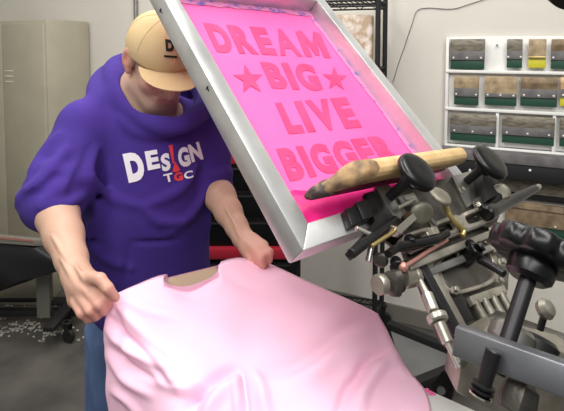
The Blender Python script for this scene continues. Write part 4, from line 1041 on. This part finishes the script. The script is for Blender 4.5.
# panel seams
for ang in (0, 60, 120):
    t = math.radians(ang + 0); dirv = hs * math.sin(t) + hf * math.cos(t)
    for sgn in (1, -1):
        pts = []
        for k in range(2, 13):
            a_ = math.radians(k * 7.2); d_ = ht * math.cos(a_) + dirv * sgn * math.sin(a_)
            h = cb_t.ray_cast(Vector(hp(0, -.012, .03) + d_ * .25), Vector(-d_))
            if h[0] is not None and (np.array(h[0]) - cp0) @ cn > .004: pts.append(np.array(h[0]) + d_ * .0002)
        if len(pts) > 3: bm = new(); tube(bm, pts, .0011, 6); from_bm('seam', bm, M['cap'], cap)
# brim
bm = new(); NA, NR = 28, 8; grid = []
for i in range(NA + 1):
    t = math.radians(-56 + 112 * i / NA); row = []
    for j in range(NR + 1):
        u = j / NR; ca, sa = math.cos(t), math.sin(t)
        r_in_s, r_in_f = .088, .104; ext = .070 * max(0, math.cos(t * 1.60)) ** .36
        s_ = sa * (r_in_s + ext * u * .25); f_ = ca * r_in_f - .012 + ext * u * 1.0
        z_ = .016 - 2.6 * (s_ ** 2) - .10 * ext * u
        row.append(bm.verts.new(Vector(hp(s_, f_, z_))))
    grid.append(row)
fs = [bm.faces.new((grid[i][j], grid[i + 1][j], grid[i + 1][j + 1], grid[i][j + 1])) for i in range(NA) for j in range(NR)]
bmesh.ops.recalc_face_normals(bm, faces=bm.faces)
bmesh.ops.solidify(bm, geom=bm.faces[:], thickness=.0035); br = from_bm('brim', bm, M['cap'], cap, 50)
for u_ in (.2, .4, .6, .8):
    pass
oc = on_bvh(cb_t)
decal('cap_emblem', glyph_mesh('D', .06), [(165, 39), (173, 40), (166, 51), (174.5, 52)], oc, M['print_black'], cap, .0012, .25)
decal('cap_emblem', poly_mesh([(0, 0), (1, 0), (1, 1), (0, 1)]), [(164, 55), (177, 56), (164, 57), (177, 58)], oc, M['print_black'], cap, .0012, .15)

# ================================================================== T-SHIRT held over the platen
C_ = [
 [(107, 299, 1.00), (130, 289.5, 1.02), (163, 279, 1.05), (190, 289, 1.06), (218, 266, 1.12), (256, 263, 1.19), (318, 289, 1.14), (378, 314, 1.07)],
 [(105, 315, .99), (130, 307, .985), (163, 303, .99), (192, 306, 1.0), (224, 300, 1.02), (262, 295, 1.06), (322, 306, 1.07), (383, 325, 1.05)],
 [(104, 335, .98), (132, 334, .95), (165, 334, .94), (197, 335, .93), (230, 333, .93), (270, 330, .96), (330, 332, 1.0), (392, 343, 1.01)],
 [(105, 360, .97), (134, 361, .92), (168, 362, .89), (202, 362, .88), (238, 361, .87), (280, 358, .89), (340, 360, .92), (402, 361, .96)],
 [(106, 388, .96), (136, 390, .90), (172, 392, .85), (208, 392, .83), (246, 391, .82), (290, 390, .83), (350, 388, .87), (415, 381, .91)],
 [(108, 420, .95), (138, 425, .88), (176, 428, .80), (214, 430, .78), (254, 430, .775), (300, 428, .78), (362, 420, .80), (427, 399, .865)],
 [(110, 470, .94), (142, 480, .85), (182, 490, .70), (222, 490, .68), (264, 490, .68), (312, 485, .685), (376, 465, .70), (433, 430, .79)]]
CG = np.array([[P3(*p) for p in row] for row in C_])
CPX = np.array([[p[:2] for p in row] for row in C_], float)
def cr_w(t, n):
    x = t * (n - 1); i = min(int(x), n - 2); u = x - i
    w = [(-u + 2 * u * u - u ** 3) / 2, (2 - 5 * u * u + 3 * u ** 3) / 2, (u + 4 * u * u - 3 * u ** 3) / 2, (-u * u + u ** 3) / 2]
    return i, w
def interp(G_, v_, u_):
    n, m = G_.shape[:2]
    def ext(i, lim): return i
    def at(i, j):
        if i < 0: return 2 * at(0, j) - at(1, j)
        if i >= n: return 2 * at(n - 1, j) - at(n - 2, j)
        if j < 0: return 2 * G_[i, 0] - G_[i, 1]
        if j >= m: return 2 * G_[i, m - 1] - G_[i, m - 2]
        return G_[i, j]
    i, wi = cr_w(v_, n); j, wj = cr_w(u_, m)
    return sum(wi[a] * wj[b] * at(i - 1 + a, j - 1 + b) for a in range(4) for b in range(4))
NU, NV = 190, 170
X = np.array([[interp(CG, (a / (NV - 1)), b / (NU - 1)) for b in range(NU)] for a in range(NV)])
PX = np.array([[interp(CPX, (a / (NV - 1)), b / (NU - 1)) for b in range(NU)] for a in range(NV)])
# folds: polylines in the picture of the cloth, amplitude in metres along the cloth's normal, width in pixels
folds = [
 ([(112, 302), (128, 318), (150, 340), (176, 360)], .006, 6), ([(108, 316), (124, 334), (146, 352)], -.006, 5), ([(106, 328), (128, 350), (160, 368)], .007, 5), ([(107, 345), (130, 366), (156, 380)], -.006, 5),
 ([(108, 356), (126, 378), (150, 396)], .007, 6), ([(140, 342), (170, 372), (182, 392)], .006, 6), ([(150, 360), (172, 384), (204, 388)], -.005, 5),
 ([(158, 378), (184, 388), (208, 385), (228, 369)], .012, 8), ([(236, 368), (222, 374), (206, 386), (192, 402), (184, 424)], -.024, 7), ([(240, 380), (224, 390), (210, 408), (202, 430)], .012, 8),
 ([(242, 366), (245, 388), (249, 424)], -.010, 4), ([(236, 374), (237, 396), (238, 420)], .007, 5), ([(254, 372), (262, 395), (268, 425)], .009, 8),
 ([(256, 372), (290, 366), (318, 350), (346, 328), (362, 318)], -.009, 11), ([(282, 384), (312, 372), (338, 352), (362, 334)], .006, 12),
 ([(386, 352), (374, 354), (364, 362), (358, 376), (346, 392), (336, 420)], -.013, 6), ([(396, 360), (382, 366), (372, 378), (362, 398), (356, 425)], .010, 8), ([(388, 372), (378, 388), (374, 414)], -.006, 5),
 ([(378, 314), (386, 340), (398, 366), (414, 388)], .005, 6), ([(412, 386), (398, 394), (386, 412)], -.007, 4), ([(420, 384), (408, 396), (398, 416)], .006, 5),
 ([(262, 270), (300, 300), (340, 318)], .003, 10), ([(222, 270), (240, 284), (262, 292)], -.003, 7), ([(128, 290), (150, 300), (180, 306), (206, 300), (224, 284)], .003, 6),
 ([(115, 296), (150, 312), (200, 322)], .003, 6), ([(112, 300), (120, 330), (122, 372)], -.004, 5), ([(114, 390), (128, 400), (140, 420)], .006, 5)]
disp = np.zeros((NV, NU))
for pl_, A, wd in folds:
    sp = smooth_path(pl_, 26); sp = np.array(sp); n = len(sp); best = np.zeros((NV, NU))
    for k, q in enumerate(sp):
        tp = math.sin(math.pi * (k + 1) / (n + 1)) ** .7; d2 = ((PX - q) ** 2).sum(2); best = np.maximum(best, tp * np.exp(-d2 / (wd * .85) ** 2))
    disp += A * 1.35 * best
rng = np.random.default_rng(5)
for _ in range(26):
    a_, ph, k_ = rng.uniform(-.5, 2.2), rng.uniform(0, 6.28), rng.uniform(.05, .16); disp += .00035 * np.sin((PX[..., 0] * math.cos(a_) + PX[..., 1] * math.sin(a_)) * k_ + ph)
du = np.gradient(X, axis=1); dv = np.gradient(X, axis=0); N_ = np.cross(dv, du); N_ /= np.linalg.norm(N_, axis=2, keepdims=True) + 1e-9
N_ *= np.sign(((CO - X) * N_).sum(2))[..., None]
Xf = X + N_ * disp[..., None]
for b in range(NU):
    x = PX[0, b, 0]
    if 163 < x < 218.5:
        t = (x - 163) / 55.5; yy = 279.5 * (1 - t) + 266.5 * t + 12.5 * math.sin(math.pi * t) ** .45
        for a in range(16):
            wgt = (1 - a / 16) ** 1.3; cur = PX[a, b]; dy = yy - PX[0, b, 1]
            Y_ = Xf[a, b, 1]; r0 = ray(*cur); r1 = ray(cur[0], cur[1] + dy * wgt); Xf[a, b] += (r1 - r0) * (Y_ / r0[1])
# keep the cloth above the board
over = Xf[..., 2] < 1.4
bd_d = pz + .004
loc_e = (Xf[..., :2] - q1p[:2]) @ e[:2]; loc_i = (Xf[..., :2] - q1p[:2]) @ inw[:2]
mask = (loc_e > -.01) & (loc_e < .47) & (loc_i > -.01) & (loc_i < .32)
Xf[..., 2] = np.where(mask, np.maximum(Xf[..., 2], bd_d), Xf[..., 2])
# back layer: below and behind the front one
tb = np.linspace(0, 1, NV)[:, None]; ub = np.linspace(0, 1, NU)[None, :]
shape = np.sin(math.pi * ub) ** .5
Xb = X + np.array([0, 1, 0]) * (.045 * shape)[..., None] * (1 - .3 * tb[..., None]) - np.array([0, 0, 1]) * (.05 * shape * np.clip(tb * 6 + .1, 0, 1) )[..., None]
# the back neckline runs straight from shoulder to shoulder
for b in range(NU):
    x = PX[0, b, 0]
    if 163 < x < 218.5:
        t = (x - 163) / 55.5; tgt = P3(x, 279.5 * (1 - t) + 266 * t, 1.085 + .06 * t); 
        for a in range(8): wgt = (1 - a / 8); Xb[a, b] = Xb[a, b] * (1 - wgt) + tgt * wgt
bm = new()
Vf = [[bm.verts.new(Vector(Xf[a, b])) for b in range(NU)] for a in range(NV)]
Vb = [[bm.verts.new(Vector(Xb[a, b])) if 0 < b < NU - 1 else Vf[a][b] for b in range(NU)] for a in range(NV)]
nk = [b for b in range(NU) if 163 < PX[0, b, 0] < 218.5]
for b in range(NU):
    if not (nk[0] <= b <= nk[-1]) and 0 < b < NU - 1:
        bm.verts.remove(Vb[0][b]); Vb[0][b] = Vf[0][b]
for a in range(NV - 1):
    for b in range(NU - 1):
        bm.faces.new((Vf[a][b], Vf[a + 1][b], Vf[a + 1][b + 1], Vf[a][b + 1]))
        q = [Vb[a][b], Vb[a][b + 1], Vb[a + 1][b + 1], Vb[a + 1][b]]
        qq = []
        for v in q:
            if v not in qq: qq.append(v)
        if len(qq) > 2 and bm.faces.get(qq) is None: bm.faces.new(qq)
me = bpy.data.meshes.new('tshirt'); bm.to_mesh(me); bm.free(); me.shade_smooth()
sp0 = Vector(X[NV // 2, NU // 2])
ts = link('tshirt', me, M['pink_cotton']); rebase(ts, sp0)
tag(ts, 'pale pink t-shirt held open by the man and draped over the platen', 'shirt')
sm = ts.modifiers.new('s', 'SOLIDIFY'); sm.thickness = .0012; sm.offset = 0
# rib collar: front and back bands, cream layer inside the back neck
def band(name, pts_top, pts_bot, th, mat):
    bm = new(); n = len(pts_top); A = [bm.verts.new(Vector(p)) for p in pts_top]; Bv = [bm.verts.new(Vector(p)) for p in pts_bot]
    for i in range(n - 1): bm.faces.new((A[i], A[i + 1], Bv[i + 1], Bv[i]))
    bmesh.ops.solidify(bm, geom=bm.faces[:], thickness=th); return from_bm(name, bm, mat, ts, 60)
fr_top = [Xf[0, b] - nrm(ray(*PX[0, b])) * .002 for b in nk]; fr_bot = [Xf[7, b] + N_[7, b] * .0018 for b in nk]
band('collar_front', fr_top, fr_bot, .002, M['pink_cotton'])
bk_top = [Xb[0, b] - nrm(ray(*PX[0, b])) * .003 + np.array([0, 0, .002]) for b in nk]; bk_bot = [p - np.array([0, 0, .010]) for p in bk_top]
band('collar_back', bk_top, bk_bot, .002, M['pink_cotton'])
lin = [[Xb[a, b] - nrm(ray(*PX[0, b])) * (.004 if a else .003) for b in nk] for a in range(0, 26, 3)]
bm = new(); LV = [[bm.verts.new(Vector(p)) for p in row] for row in lin]
for a in range(len(LV) - 1):
    for b in range(len(nk) - 1): bm.faces.new((LV[a][b], LV[a][b + 1], LV[a + 1][b + 1], LV[a + 1][b]))
bmesh.ops.solidify(bm, geom=bm.faces[:], thickness=.001)
o = from_bm('neck_inside', bm, M['collar_in'], ts, 60); o['label'] = 'cream inside of the back neck'
